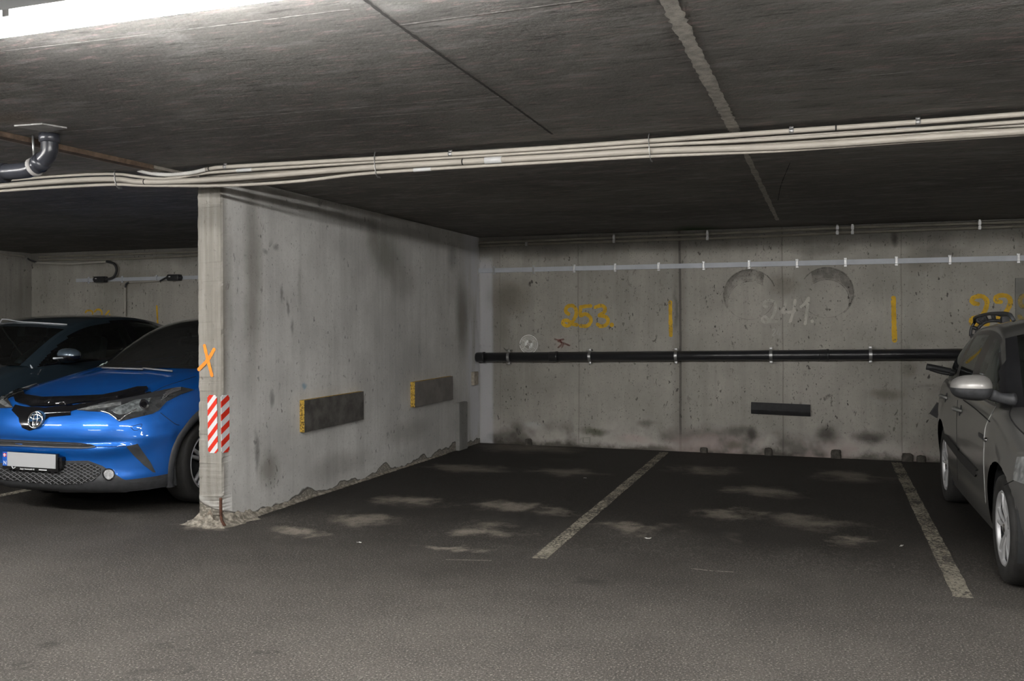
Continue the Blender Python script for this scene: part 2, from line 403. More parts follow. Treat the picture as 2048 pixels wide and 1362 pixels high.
bm = bmesh.new()
ys = [YF, 5.4, YB+.3]
vs = [[bm.verts.new((x, y, floorz(y))) for x in (XL-.3, XR+.3)] for y in ys]
for a, b in zip(vs, vs[1:]): bm.faces.new((a[0], a[1], b[1], b[0]))
struct('floor', bm, M_FLOOR, 'worn dark asphalt floor of the parking garage', 'floor')
bm = bmesh.new()
prism(bm, [(XL-.3, YF, ceilz(YF)), (XR+.3, YF, ceilz(YF)), (XR+.3, YB+.3, ceilz(YB+.3)), (XL-.3, YB+.3, ceilz(YB+.3))], Vector((0, 0, .25)))
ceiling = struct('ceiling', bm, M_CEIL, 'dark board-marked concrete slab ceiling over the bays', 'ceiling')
def wall(name, x0, x1, y0, y1, m, label):
    bm = bmesh.new(); box(bm, ((x0+x1)/2, (y0+y1)/2, 1.25), (x1-x0, y1-y0, 3.0)); return struct(name, bm, m, label, 'wall')
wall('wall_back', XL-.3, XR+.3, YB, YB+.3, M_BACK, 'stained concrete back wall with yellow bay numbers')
wall('wall_far_left', XL-.3, XL, 6.2, YB, M_DIM, 'shaded concrete wall closing the far bay behind the dark car')
wall('wall_right', XR, XR+.3, YF, YB, M_DIM, 'plain concrete side wall beyond the silver car')
M_BOUNCE = simple('lightened bounce wall', (.55, .54, .52), .85, 0, .1, 3)  # albedo lightened so the unseen front wall bounces fill into the bays
wall('wall_front', XL-3.3, XR+.3, YF-.3, YF, M_BOUNCE, 'plain concrete wall across the driving aisle')
wall('wall_aisle_end', XL-3.3, XL-3.0, YF, 6.2, M_DIM, 'plain concrete wall at the end of the driving aisle')
bm = bmesh.new(); box(bm, (XL-1.65, (YF+6.2)/2, -.05), (3.3, 6.2-YF, .1)); struct('floor_aisle', bm, M_FLOOR, 'asphalt floor at the far end of the driving aisle', 'floor')
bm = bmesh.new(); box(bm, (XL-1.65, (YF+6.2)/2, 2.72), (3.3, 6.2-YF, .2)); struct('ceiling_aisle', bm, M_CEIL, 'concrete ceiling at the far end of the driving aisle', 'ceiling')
bm = bmesh.new(); box(bm, (XL-1.65, 6.3, 1.25), (3.3, .2, 3.0)); struct('wall_aisle_side', bm, M_DIM, 'plain concrete wall beside the far end of the aisle', 'wall')

# partition wall with a chipped free end
from mathutils import noise as mnoise
def partition():
    bm = bmesh.new()
    A0, B0 = WA.copy(), WB.copy(); A1, B1 = A0-WN*WT, B0-WN*WT
    nz = 220
    def ring(z):
        pts = []
        ch = .012
        t = (B0-A0).normalized()
        pts = [B1, A1+t*ch, A1+WN*ch, A0-WN*ch, A0+t*ch]
        mids = [A0+t*(.1+.2*k) for k in range(6)]+[B0]
        return pts+mids
    rows = []
    t_ = (B0-A0).normalized()
    for i in range(nz+1):
        z = -.15+(2.62+.15)*i/nz; row = []
        pts = ring(z)
        for j, p in enumerate(pts):
            q = Vector((p.x, p.y, z))
            if j in (1, 2, 3, 4):
                rough = .004 if z > 1.15 else .0065
                sd = -WN if j in (3, 4) else WN
                a1 = abs(mnoise.noise(Vector((j*3.1, z*5, 0))))*1.6+abs(mnoise.noise(Vector((j*7.7, z*23, 4))))*.9+(.9 if mnoise.noise(Vector((j*2.3, z*14, 9))) > .38 else 0)
                q += (sd+t_*.9)*rough*a1
                if z < .34 and j in (3, 4): q += (t_*.05-WN*.04)*(1-z/.34)*(.6+.4*random.random())
            row.append(bm.verts.new(q))
        rows.append(row)
    n = len(rows[0])
    for a, b in zip(rows, rows[1:]):
        for j in range(n):
            k = (j+1) % n; bm.faces.new((a[j], a[k], b[k], b[j]))
    return struct('wall_left', bm, M_LEFT, 'long concrete partition wall with chipped free end', 'wall')
partition()
# rubble along the foot of the partition
def rubble():
    bm = bmesh.new(); N = 90; R = []
    path = [WA-WN*WT+Vector((-.03, .15, 0)), WA-WN*WT+Vector((-.02, -.03, 0)), WA+Vector((.02, -.03, 0)), WA+Vector((.03, .12, 0)), WA.lerp(WB, .25), WA.lerp(WB, .5), WA.lerp(WB, .8)]
    pts = []
    for a, b in zip(path, path[1:]):
        k = max(3, int((b-a).length/.035))
        pts += [a.lerp(b, i/k) for i in range(k)]
    cen = WA+Vector((-.1, .6, 0))
    N = len(pts)
    for i, p in enumerate(pts):
        t = (pts[min(i+1, N-1)]-pts[max(0, i-1)]).normalized(); o = Vector((t.y, -t.x, 0))
        if i < 4 and o.x > 0: o = -o
        s = (1.0 if i < 22 else .42)*(1-.5*i/N)
        z0 = floorz(p.y); row = []
        for w, h in ((-.05, .07), (0.0, .055), (.03, .022), (.075, .006), (.11, -.004)):
            row.append(bm.verts.new(p+o*w*s*random.uniform(.7, 1.3)+Vector((0, 0, z0+h*s*random.uniform(.4, 1.5)))))
        R.append(row)
    for a, b in zip(R, R[1:]):
        for k in range(4): bm.faces.new((a[k], a[k+1], b[k+1], b[k]))
    a = NT('rubble'); c = a.mix(a.rng(a.noise(30, 4), .35, .7), (.15, .135, .11), (.40, .36, .30))
    c = a.mix(a.mul(a.rng(a.noise(3.5, 3), .58, .72), .6), c, (.16, .09, .05))
    o = obj('rubble', bm, a.pbr(c, .95, 0, a.bump(a.noise(60, 4), .8, .01)))
    tag(o, 'crumbled concrete and grit along foot of the partition wall', 'rubble', kind='stuff')
rubble()
bm = bmesh.new()
ang = WA+Vector((.015, -.02, 0))
tube(bm, [ang+Vector((-.02, .0, .20)), ang+Vector((-.012, -.012, .12)), ang+Vector((.0, -.02, .05)), ang+Vector((.05, -.05, .012))], .011, 8, 14)
tag(obj('reinforcing_bar', bm, simple('rust', (.075, .03, .016), .9, 0, .4, 60), smooth=True), 'short bent rusty steel bar sticking out at foot of wall corner', 'rebar')

# mortar seams, joints and hairlines on the ceiling (parts of the slab)
M_MORTAR = simple('mortar', (.43, .41, .37), .9, 0, .25, 22, bump=.4); M_JOINT = simple('dark joint', (.03, .028, .026), .9)
M_HAIR = simple('lime hairline', (.40, .39, .37), .9, 0, .3, 12)
def seam(name, px, w, m, wob=.25, n=60, lift=.002):
    bm = bmesh.new(); stroke(bm, [on_ceil(*p) for p in px], w, (0, 0, -1), n, lift, wob, cap=False)
    o = obj(name, bm, m, ceiling); o['kind'] = 'structure'; return o
seam('mortar_seam', [(1322, -40), (1342, 10), (1398, 122), (1470, 262)], .062, M_MORTAR, .22, 90, .0025)
seam('mortar_seam', [(1470, 262), (1510, 345), (1555, 440)], .04, M_MORTAR, .3, 50, .0025)
seam('slab_joint', [(700, -25), (735, 2), (820, 66), (1000, 192), (1105, 268)], .014, M_JOINT, .3, 120)
for px in ([(-10, 103), (290, 68), (700, 17)], [(113, 263), (290, 251)], [(393, 241), (700, 215), (998, 192)], [(359, 262), (700, 236), (1030, 211)], [(1549, 165), (1760, 148), (2060, 117)], [(799, 49), (1000, 22), (1180, -2)]):
    seam('form_line', px, .0075, M_HAIR, .6, 90)
seam('form_line', [(1580, 325), (1562, 370), (1556, 400)], .006, M_JOINT, .6, 50)
# ------------------------------------------------------------------ fixtures, pipes, markings
def on_left_off(px, py, t):
    d = ray(px, py); k = (WA+WN*t-CAM_P).dot(WN)/d.dot(WN); return CAM_P+d*k
TL = (WB-WA).normalized()                                   # along the partition towards the back wall
def on_end(px, py, off=0.0):
    d = ray(px, py); k = (WA-TL*off-CAM_P).dot(TL)/d.dot(TL); return CAM_P+d*k
M_CREAM = simple('cream plastic', (.36, .33, .288), .42, 0, .06, 6)
M_CREAM2 = simple('pale plastic', (.37, .345, .305), .45, 0, .06, 6)
M_GREYPL = simple('grey plastic', (.42, .44, .48), .5, 0, .06, 6)
M_BLACKPL = simple('black plastic', (.02, .02, .022), .3, 0, .2, 6)
M_RUBBER = simple('black rubber', (.028, .028, .03), .5, 0, .2, 14)
M_STEEL = simple('zinc steel', (.36, .36, .36), .4, .8, .1, 20)
M_WHITEPL = simple('white plastic', (.7, .7, .7), .4, 0, .05)
M_DARK = simple('dark gap and shade', (.01, .01, .01), .8)
M_TAPE = simple('milky tape', (.48, .48, .48), .35, 0, .06)
LAMP_E = 205.0
a = NT('lamp diffuser'); M_LAMP = a.pbr((.9, .9, .9), .5, 0, emit=(1.0, .985, .955), es=LAMP_E)
a = NT('fill lamp diffuser'); M_FILL = a.pbr((.9, .9, .9), .5, 0, emit=(1.0, .985, .955), es=LAMP_E*.4)  # weaker emission for the added fill row behind the camera
M_HOUS = simple('lamp housing', (.52, .54, .55), .45, 0, .04)

def lamp(x0, x1, label, y=2.36):
    z = ceilz(y)
    t = empty('ceiling_light', ((x0+x1)/2, y, z), label, 'light', 'batten lights along the aisle'); L = x1-x0
    bm = bmesh.new(); box(bm, (0, 0, -.032), (L, .16, .064), .008); sharp(obj('housing', bm, M_HOUS, t))
    bm = bmesh.new(); prof = [(-.030, 0), (-.034, -.02), (-.028, -.042), (-.012, -.052), (.016, -.052), (.036, -.042), (.043, -.02), (.042, 0)]
    prism(bm, [(-L/2+.03, p[0], p[1]-.064) for p in prof], Vector((L-.06, 0, 0)))
    obj('diffuser', bm, M_LAMP if y > 0 else M_FILL, t)
    for s in (-1, 1):
        bm = bmesh.new(); box(bm, (s*(L/2-.015), 0, -.098), (.03, .14, .07), .01); sharp(obj('end_cap', bm, M_HOUS, t))
    for k in (-.25, .25):
        bm = bmesh.new(); box(bm, (k*L, -.072, -.07), (.03, .012, .03), .003); obj('clip', bm, M_STEEL, t)
    return t
lamp(-3.1, -.85, 'long white glowing batten light at the upper left corner of the photo')
lamp(.25, 1.95, 'added fill batten over the aisle in line after the visible one')  # unseen, added to light the partition and back wall from the right
lamp(3.3, 5.0, 'added fill batten light over the aisle above the silver car nose')  # unseen too, added for the same light from the right
lamp(-6.4, -4.4, 'added fill batten light over the aisle in front of the blue car')  # unseen, added to brighten the far bay and its ceiling
lamp(-9.7, -7.7, 'added fill batten light over the aisle in front of the dark car')  # second unseen lamp added for the far bay
lamp(-6.6, -4.6, 'added fill batten light behind the camera, left of the aisle', -1.6)  # unseen row of three, added as frontal fill into the bays
lamp(-1.2, .8, 'added fill batten light behind the camera, middle of the aisle', -1.6)
lamp(3.4, 5.4, 'added fill batten light behind the camera, right of the aisle', -1.6)

# --- conduit bundle hanging under the ceiling across the bays
def conduit(label, px, Y, r, m=M_CREAM, n=60, group='conduits of the bundle under the ceiling', joints=(), sleeves=(), clips=(), seg=14):
    pts = catmull([atY(p[0], p[1], Y) for p in px], n)
    bm = bmesh.new(); tube(bm, pts, r, seg); o = obj('conduit', bm, m, None, True); tag(o, label, 'conduit', group)
    def near(x):
        best = min(range(len(pts)), key=lambda i: abs(proj(pts[i])[0]-x)); i = max(1, min(best, len(pts)-2))
        # refine between neighbours
        a, b = pts[i-1], pts[i+1]; ta, tb = proj(a)[0], proj(b)[0]; w = (x-ta)/(tb-ta) if tb != ta else .5
        p = pts[i] if not 0 <= w <= 1 else (a.lerp(pts[i], w*2) if w < .5 else pts[i].lerp(b, w*2-1))
        return p, (b-a).normalized()
    for x in joints:
        p, t = near(x); bm = bmesh.new(); tube(bm, [p-t*.004, p+t*.004], r*1.06, seg); obj('joint_ring', bm, M_DARK, o, True)
    for x, w in sleeves:
        p, t = near(x); bm = bmesh.new(); tube(bm, [p-t*w, p-t*w*.98, p+t*w*.98, p+t*w], [r, r*1.14, r*1.14, r], seg); obj('coupling', bm, M_TAPE, o, True)
    for x in clips:
        p, t = near(x); bm = bmesh.new(); tube(bm, [p-t*.012, p+t*.012], r*1.12, seg)
        bmesh.ops.translate(bm, verts=bm.verts, vec=(0, 0, 0)); box(bm, p+Vector((0, 0, r*1.2)), (.022, .012, r*1.2)); obj('pipe_clip', bm, M_STEEL, o, True)
    return o, near
def proj(p):
    q = CAM_ROT.transposed() @ (Vector(p)-CAM_P); return (CX+F_PX*q.x/-q.z, CY-F_PX*q.y/-q.z)
oA, nA = conduit('uppermost straight cream conduit of the ceiling bundle', [(412, 339), (450, 334), (750, 317), (901, 308), (1124, 294), (1299, 281.5), (1580, 262), (1836, 244), (2048, 228), (2120, 222.5)], 5.13, .0135, joints=(419, 1672), clips=(451, 901, 1583, 1836))
conduit('thin cream conduit lying second from top in the ceiling bundle', [(-40, 366), (0, 362), (120, 352), (230, 348), (290, 355.5), (340, 357.5), (390, 349), (450, 343), (750, 323.6), (1124, 302), (1299, 290.6), (1580, 276), (2048, 243), (2120, 238)], 5.155, .0105, sleeves=((489, .06),))
oC, nC = conduit('thickest cream conduit running through middle of the ceiling bundle', [(-40, 376), (0, 372), (120, 362), (230, 358), (290, 364), (450, 357.5), (750, 334), (1124, 312.7), (1299, 302), (1580, 292.5), (1816, 277), (2048, 262), (2120, 257)], 5.14, .0185, joints=(290, 926), sleeves=((987, .055),))
conduit('lowest thin cream conduit of the ceiling bundle', [(-40, 386), (0, 382), (120, 374), (230, 369), (290, 371), (450, 371), (600, 362), (750, 345.5), (1124, 322.5), (1299, 312.5), (1450, 306), (1580, 300), (1816, 283), (2048, 268), (2120, 263)], 5.165, .0105, sleeves=((845, .06),))
conduit('pale thin tube sagging between the cream conduits near the silver car', [(1300, 288), (1430, 282), (1580, 272), (1790, 260), (2048, 250), (2120, 246)], 5.185, .010, M_CREAM2, sleeves=((1816, .06),))
conduit('added light-blocking conduit in the gap behind the lowest pair of the bundle', [(-40, 380), (0, 376.5), (120, 367), (230, 363), (290, 367), (450, 364), (750, 339.5), (1124, 317.5), (1299, 307), (1580, 296), (1816, 280), (2048, 265), (2120, 260)], 5.215, .013)  # added behind the bundle so its shadow on the partition closes up
conduit('added light-blocking conduit in the gap behind the upper pair of the bundle', [(400, 350), (450, 348), (600, 337), (750, 327), (1124, 305), (1299, 295), (1580, 283), (1816, 268), (2048, 253), (2120, 248)], 5.22, .013)  # second conduit added to stop light leaking through the bundle
for x, y0, y1 in ((231, 337, 374), (750, 309, 351), (1298, 275, 318)):
    p0, p1 = atY(x-1, y0, 5.115), atY(x+3, y1, 5.118)
    bm = bmesh.new(); N = 14
    tube(bm, catmull([p0+Vector((0, .03, .03)), p0, p0.lerp(p1, .5)+Vector((0, -.012, 0)), p1, p1+Vector((0, .05, -.004))], N), [.008 if i % 2 else .0055 for i in range(N)], 6, ry=.003)
    o = obj('band_strap', bm, M_STEEL, oC, True); 
hp = [atY(412, 339, 5.13), atY(380, 346, 5.13), atY(330, 349.5, 5.16), atY(285, 343, 5.2), atY(254, 329, 5.25)]
pts = catmull(hp, 70); bm = bmesh.new(); tube(bm, pts, [.0145 if i % 2 else .0125 for i in range(70)], 12)
tag(obj('flexible_hose', bm, simple('hose grey', (.46, .45, .43), .5), None, True), 'grey corrugated hose curving up from end of the uppermost conduit', 'hose')

# --- rusty steel channel, grey steel strip and ceiling patch, drain elbow at the upper left
def along(px, dz=0.0): return [on_ceil(*p, dz) for p in px]
q0, q1 = on_ceil(-25, 259), on_ceil(300, 331); q2 = on_ceil(392, 351)
M_RUST = simple('rusty steel', (.115, .078, .054), .85, .1, .45, 14, bump=.4)
M_PUTTY = simple('pale putty', (.25, .225, .20), .9, 0, .25, 9, bump=.3)
bm = bmesh.new(); d = (q1-q0).normalized(); s = d.cross(Vector((0, 0, 1))).normalized()
prism(bm, [q0-s*.035, q0+s*.035, q0+s*.035-Vector((0, 0, .03)), q0-s*.035-Vector((0, 0, .03))], q1-q0)
o = obj('steel_channel', bm, M_RUST); tag(o, 'rust-brown steel channel fixed along the ceiling near the drain elbow', 'beam')
bm = bmesh.new(); prism(bm, [q0-s*.10, q0-s*.045, q0-s*.045-Vector((0, 0, .022)), q0-s*.10-Vector((0, 0, .022))], q2-q0)
obj('flange', bm, M_PUTTY, o)
bm = bmesh.new(); prism(bm, [q1-s*.03, q1+s*.03, q1+s*.03-Vector((0, 0, .02)), q1-s*.03-Vector((0, 0, .02))], q2-q1); obj('end_strip', bm, M_PUTTY, o)
bm = bmesh.new(); pp = [on_ceil(x, y) for x, y in ((28, 250), (84, 246), (134, 254), (96, 262))]; prism(bm, pp, Vector((0, 0, -.008)))
tag(obj('ceiling_patch', bm, simple('patch', (.25, .245, .24), .8, 0, .15, 12)), 'pale flat patch on the ceiling above the dark drain elbow', 'patch')
M_PIPE = simple('dark grey pipe', (.030, .032, .040), .3, 0, .3, 9)
top = on_ceil(99, 268); t = empty('drain_elbow', top, 'dark grey plastic drain pipe bending down from ceiling and away', 'pipe')
def rel(p): return Vector(p)-top
Yp = top.y
path = [Vector((0, 0, .02)), Vector((0, 0, -.06)), Vector((-.005, 0, -.11)), rel(atY(84, 322, Yp)), rel(atY(66, 336, Yp)), rel(atY(40, 342, Yp)), rel(atY(-60, 349, Yp))]
bm = bmesh.new(); tube(bm, catmull(path, 40), .046, 18); obj('pipe', bm, M_PIPE, t, True)
bm = bmesh.new(); tube(bm, [Vector((0, 0, .01)), Vector((0, 0, -.045)), Vector((0, 0, -.05))], [.056, .056, .048], 18); obj('collar', bm, M_PIPE, t, True)
a_, b_ = rel(atY(84, 322, Yp)), rel(atY(76, 330, Yp)); bm = bmesh.new(); tube(bm, [a_+(a_-b_)*.2, b_], .053, 18); obj('collar', bm, M_PIPE, t, True)
a_, b_ = rel(atY(12, 345.5, Yp)), rel(atY(2, 346, Yp)); bm = bmesh.new(); tube(bm, [a_, b_], .056, 18); obj('collar', bm, M_PIPE, t, True)
a_, b_ = rel(atY(71, 333, Yp)), rel(atY(66, 335.5, Yp)); bm = bmesh.new(); tube(bm, [a_, b_], .055, 18); obj('strap', bm, simple('grey strap', (.3, .29, .28), .6), t, True)
c_ = rel(atY(68, 318, Yp)); bm = bmesh.new(); tube(bm, [c_, Vector((c_.x-.01, c_.y, .02))], .006, 8); box(bm, c_+Vector((0, 0, -.01)), (.04, .04, .03), .006); obj('hanger_rod', bm, M_STEEL, t, True)

# --- grey trunking and black drain pipe on the back wall
def rail(label, px, h, clipx, dark=False):
    p0, p1 = atY(*px[0], YB-.012), atY(*px[1], YB-.012); d = p1-p0
    bm = bmesh.new(); prism(bm, [p0+Vector((0, .012, -h/2)), p0+Vector((0, -.012, -h/2)), p0+Vector((0, -.012, h/2)), p0+Vector((0, .012, h/2))], d)
    o = obj('cable_trunking', bm, M_GREYPL); tag(o, label, 'trunking')
    for x in clipx:
        w = (x-px[0][0])/(px[1][0]-px[0][0]); y = px[0][1]+w*(px[1][1]-px[0][1]); p = atY(x, y, YB-.014)
        bm = bmesh.new(); box(bm, p+Vector((0, -.004, 0)), (.026, .026, h*1.12), .003)
        box(bm, p+Vector((0, .006, h*.72)), (.032, .012, .022), .003); box(bm, p+Vector((0, .006, -h*.72)), (.032, .012, .022), .003)
        obj('trunking_clip', bm, M_STEEL if not dark else M_GREYPL, o)
    return o
rail('long grey cable trunking along the back wall above the bay numbers', [(957, 541.5), (2120, 514.5)], .054, (988, 1067, 1148, 1230, 1317, 1407, 1498, 1594, 1691, 1793, 1900, 2037))
pa, pb = atY(952, 714.5, YB-.10), atY(1950, 708, YB-.10); pb = pa+(pb-pa)*1.4; dp = (pb-pa).normalized()
t = empty('drain_pipe', pa, 'long black drain pipe running along the back wall', 'pipe')
bm = bmesh.new(); tube(bm, [(0, 0, 0), pb-pa], .056, 24); obj('pipe', bm, M_BLACKPL, t, True)
def on_pipe(x):
    d = ray(x, 711); k = (YB-.10)/d.y; return (CAM_P+d*k-pa).dot(dp)
for x in (1107, 1648, 962):
    s_ = on_pipe(x); bm = bmesh.new(); tube(bm, [dp*(s_-.05), dp*(s_-.045), dp*(s_+.025), dp*(s_+.03), dp*(s_+.05), dp*(s_+.055)], [.056, .060, .060, .065, .065, .056], 24); obj('coupling', bm, M_BLACKPL, t, True)
for x in (1018, 1180, 1352, 1542, 1741):
    s_ = on_pipe(x); c = dp*s_; bm = bmesh.new(); tube(bm, [c-dp*.016, c+dp*.016], .062, 24)
    for z in (.075, -.075): box(bm, c+Vector((0, .02, z)), (.03, .05, .025), .004)
    box(bm, c+Vector((0, .075, .075)), (.018, .05, .018))
    sharp(obj('pipe_clamp', bm, M_STEEL, t))
def wall_pipe(label, px, r, Y, m, clipx=(), group=None, n=40, name='conduit'):
    pts = catmull([atY(*p, Y) for p in px], n); bm = bmesh.new(); tube(bm, pts, r, 10); o = obj(name, bm, m, None, True); tag(o, label, 'conduit' if name == 'conduit' else 'cable', group)
    for x in clipx:
        p = min(pts, key=lambda q: abs(proj(q)[0]-x)); bm = bmesh.new(); box(bm, p, (.03, .04, r*2.4), .003)
        box(bm, p+Vector((0, 0, r*1.6)), (.022, .03, .022), .003); obj('pipe_clip', bm, M_STEEL, o)
    return o
M_OLIVE = simple('dusty conduit', (.20, .185, .15), .6, 0, .15, 6)
wall_pipe('upper dusty beige conduit where the back wall meets ceiling, right bays', [(958, 485), (1230, 475), (1500, 464), (1677, 456), (2060, 443)], .016, YB-.05, M_OLIVE, (1230, 1412, 1677, 1718, 1972))
wall_pipe('lower dusty beige conduit where the back wall meets ceiling, right bays', [(958, 491.5), (1230, 482.5), (1500, 474), (1677, 466), (2060, 452)], .016, YB-.03, M_OLIVE, (1051, 1230, 1412, 1677, 1718, 1972))

# --- wall boards, reflector strips, bumper
M_BOARD = simple('dark board', (.085, .08, .075), .5, 0, .45, 7, bump=.5); M_BOARD2 = simple('grey board', (.16, .148, .138), .7, 0, .2, 6)
a = NT('chipboard'); M_CHIP = a.pbr(a.mix(a.rng(a.noise(70, 3), .45, .62), (.62, .40, .07), (.13, .08, .02)), .9)
def board(label, x_edge, x_front, top, bot, x_far, yt, yb, m, th):
    P = on_left(x_edge, (top+bot)/2); s0 = (P-WA).dot(TL)
    f = on_left_off(x_far, (yt+yb)/2, th); s1 = (f-WA).dot(TL)
    fz = lambda x, y: on_left_off(x, y, th).z
    zt0, zb0, zt1, zb1 = fz(x_front, top), fz(x_front, bot), fz(x_far, yt), fz(x_far, yb)
    bm = bmesh.new()
    A = WA+TL*s0; B = WA+TL*s1
    def v(p, z, o): return bm.verts.new((p.x+WN.x*o, p.y+WN.y*o, z))
    n0 = [v(A, zb0, 0), v(A, zb0, th), v(A, zt0, th), v(A, zt0, 0)]; n1 = [v(B, zb1, 0), v(B, zb1, th), v(B, zt1, th), v(B, zt1, 0)]
    f0 = bm.faces.new(n0); f1 = bm.faces.new(n1[::-1])
    for i in range(4):
        k = (i+1) % 4; bm.faces.new((n0[i], n1[i], n1[k], n0[k]))
    for f in bm.faces: f.material_index = 0
    f0.material_index = f1.material_index = 1
    bm.faces.ensure_lookup_table(); bm.faces[4].material_index = 1
    o = obj('bumper_board', bm, mats=[m, M_CHIP]); tag(o, label, 'board', 'bumper boards on the partition wall'); return o
board('dark wet-looking bumper board with yellow chipboard end, nearer the wall end', 599.5, 607, 801, 865, 727.6, 782.6, 839, M_BOARD, .045)
board('matt grey bumper board with yellow chipboard end, nearer the back wall', 821, 827.3, 764.6, 815, 906, 752, 798.6, M_BOARD2, .05)
def stripes(name, axis, k, per, ph):
    a = NT(name); X, Y, Z = a.xyz(); u = X if axis == 'x' else Y
    v = a.math('FRACT', a.math('ADD', a.math('MULTIPLY', a.math('SUBTRACT', Z, a.mul(u, k)), 1/per), ph))
    return a.pbr(a.mix(a.math('GREATER_THAN', v, .5), (.70, .70, .72), (.72, .035, .015)), .35, 0)
def strip(label, pts, nrm, m):
    bm = bmesh.new(); nn = Vector(nrm); prism(bm, [p+nn*.004 for p in pts], nn*-.004)
    bmesh.ops.bevel(bm, geom=[e for e in bm.edges if abs((e.verts[0].co-e.verts[1].co).normalized().dot(nn)) > .9], offset=.012, segments=3, affect='EDGES')
    tag(obj('reflector_strip', bm, m), label, 'reflector', 'red and white warning strips')
strip('red and white striped reflector strip on the narrow end of the wall', [on_end(415.5, 790), on_end(434, 790), on_end(436, 906), on_end(417, 906)], -TL, stripes('stripes end', 'x', 1.15, .094, .42))
strip('red and white striped reflector strip on the long side, just round the corner', [on_left(441.5, 790), on_left(458, 790), on_left(458, 903), on_left(442.5, 906)], WN, stripes('stripes side', 'y', .55, .096, .15))
# rubber bumper on the back wall
zt, zr, zb = BW(1502, 804).z, BW(1502, 818).z, BW(1502, 827).z
x0, x1 = BW(1502.5, 815).x, BW(1621, 818).x; dz = -.012
bm = bmesh.new(); prof = [(0, zt), (-.014, zt), (-.055, zr), (-.050, zr-.012), (-.02, zb), (0, zb)]
A_ = [bm.verts.new((x0, YB+p[0], p[1])) for p in prof]; B_ = [bm.verts.new((x1, YB+p[0], p[1]+dz)) for p in prof]
bm.faces.new(A_); bm.faces.new(B_[::-1])
for i in range(6): bm.faces.new((A_[i], B_[i], B_[(i+1) % 6], A_[(i+1) % 6]))
tag(obj('wall_bumper', bm, M_RUBBER), 'black rubber bumper block on the back wall below the white 241', 'bumper')
# panel at the right
bm = bmesh.new(); a_ = atY(2031, 556, YB-.02); b_ = atY(2100, 646, YB-.02); box(bm, ((a_.x+b_.x)/2, YB-.01, (a_.z+b_.z)/2), (b_.x-a_.x, .02, a_.z-b_.z), .003)
tag(obj('wall_panel', bm, simple('panel grey', (.17, .165, .15), .7)), 'flat grey panel on back wall beside the yellow 22', 'panel')
# junction box and raised slab at the corner
a_, b_ = on_left(942.5, 744), on_left(951, 769); bm = bmesh.new()
R_ = Matrix((TL, WN, Vector((0, 0, 1)))).transposed()
c_ = (a_+b_)/2; c_.z = (a_.z+b_.z)/2; box(bm, c_+WN*.015, ((b_-a_).dot(TL), .05, a_.z-b_.z), .006, R_)
t = obj('junction_box', bm, simple('beige box', (.33, .29, .24), .6, 0, .3, 20)); tag(t, 'small beige junction box in the corner below the pipe end', 'box')
a_, b_ = on_left(911, 806), on_left(928, 806); zt = a_.z; bm = bmesh.new(); c_ = (a_+b_)/2
box(bm, Vector((c_.x, c_.y, (zt-.06)/2))+WN*.02, ((b_-a_).dot(TL), .055, zt+.06), .012, R_)
tag(obj('concrete_upstand', bm, concrete('upstand', (.27, .265, .255), 1, .4)), 'short raised concrete block at foot of the partition in the corner', 'block')
# small stubs along the foot of the back wall
M_STUB = simple('stub concrete', (.075, .068, .058), .95, 0, .4, 16, bump=.5)
for px, py, w, h, lb in ((1058, 884, 14, 14, 'dark rounded stub at wall foot under the white disc mark'), (1408, 902, 15, 11, 'dark stub at wall foot right of the first bay line'), (1537, 905, 15, 16, 'dark square stub at wall foot below the rubber bumper'),
                         (1672, 911, 19, 18, 'dark square stub at wall foot between bumper and second bay line'), (1815, 921, 20, 16, 'dark stub at wall foot right of the second bay line'), (1842, 923, 16, 13, 'dark low stub at wall foot nearest the silver car')):
    c_ = BW(px, py); k = (c_-CAM_P).length/F_PX*.97; bm = bmesh.new(); bmesh.ops.create_icosphere(bm, subdivisions=3, radius=1)
    for v in bm.verts:
        q = v.co; s_ = max(abs(q.x), abs(q.y), abs(q.z)); q = q.lerp(q/s_, .62); v.co = Vector((q.x*w*k/2, q.y*.04, q.z*h*k/1.6))*random.uniform(.92, 1.06)
    bmesh.ops.translate(bm, verts=bm.verts, vec=(c_.x, YB-.01, floorz(YB)+h*k/3))
    tag(obj('wall_stub', bm, M_STUB, None, True), lb, 'stub', 'dark stubs along the foot of the back wall')
bm = bmesh.new(); c_ = BW(1173, 886)
for dx, dz_, w_, h_ in ((-.04, .03, .012, .07), (.04, .03, .012, .07), (0, .065, .09, .012), (0, 0, .09, .02)): box(bm, (c_.x+dx, YB-.015, c_.z+dz_), (w_, .03, h_), .002)
tag(obj('pipe_bracket', bm, simple('pale bracket', (.35, .34, .3), .8)), 'small pale square bracket at foot of wall below the 253', 'bracket')

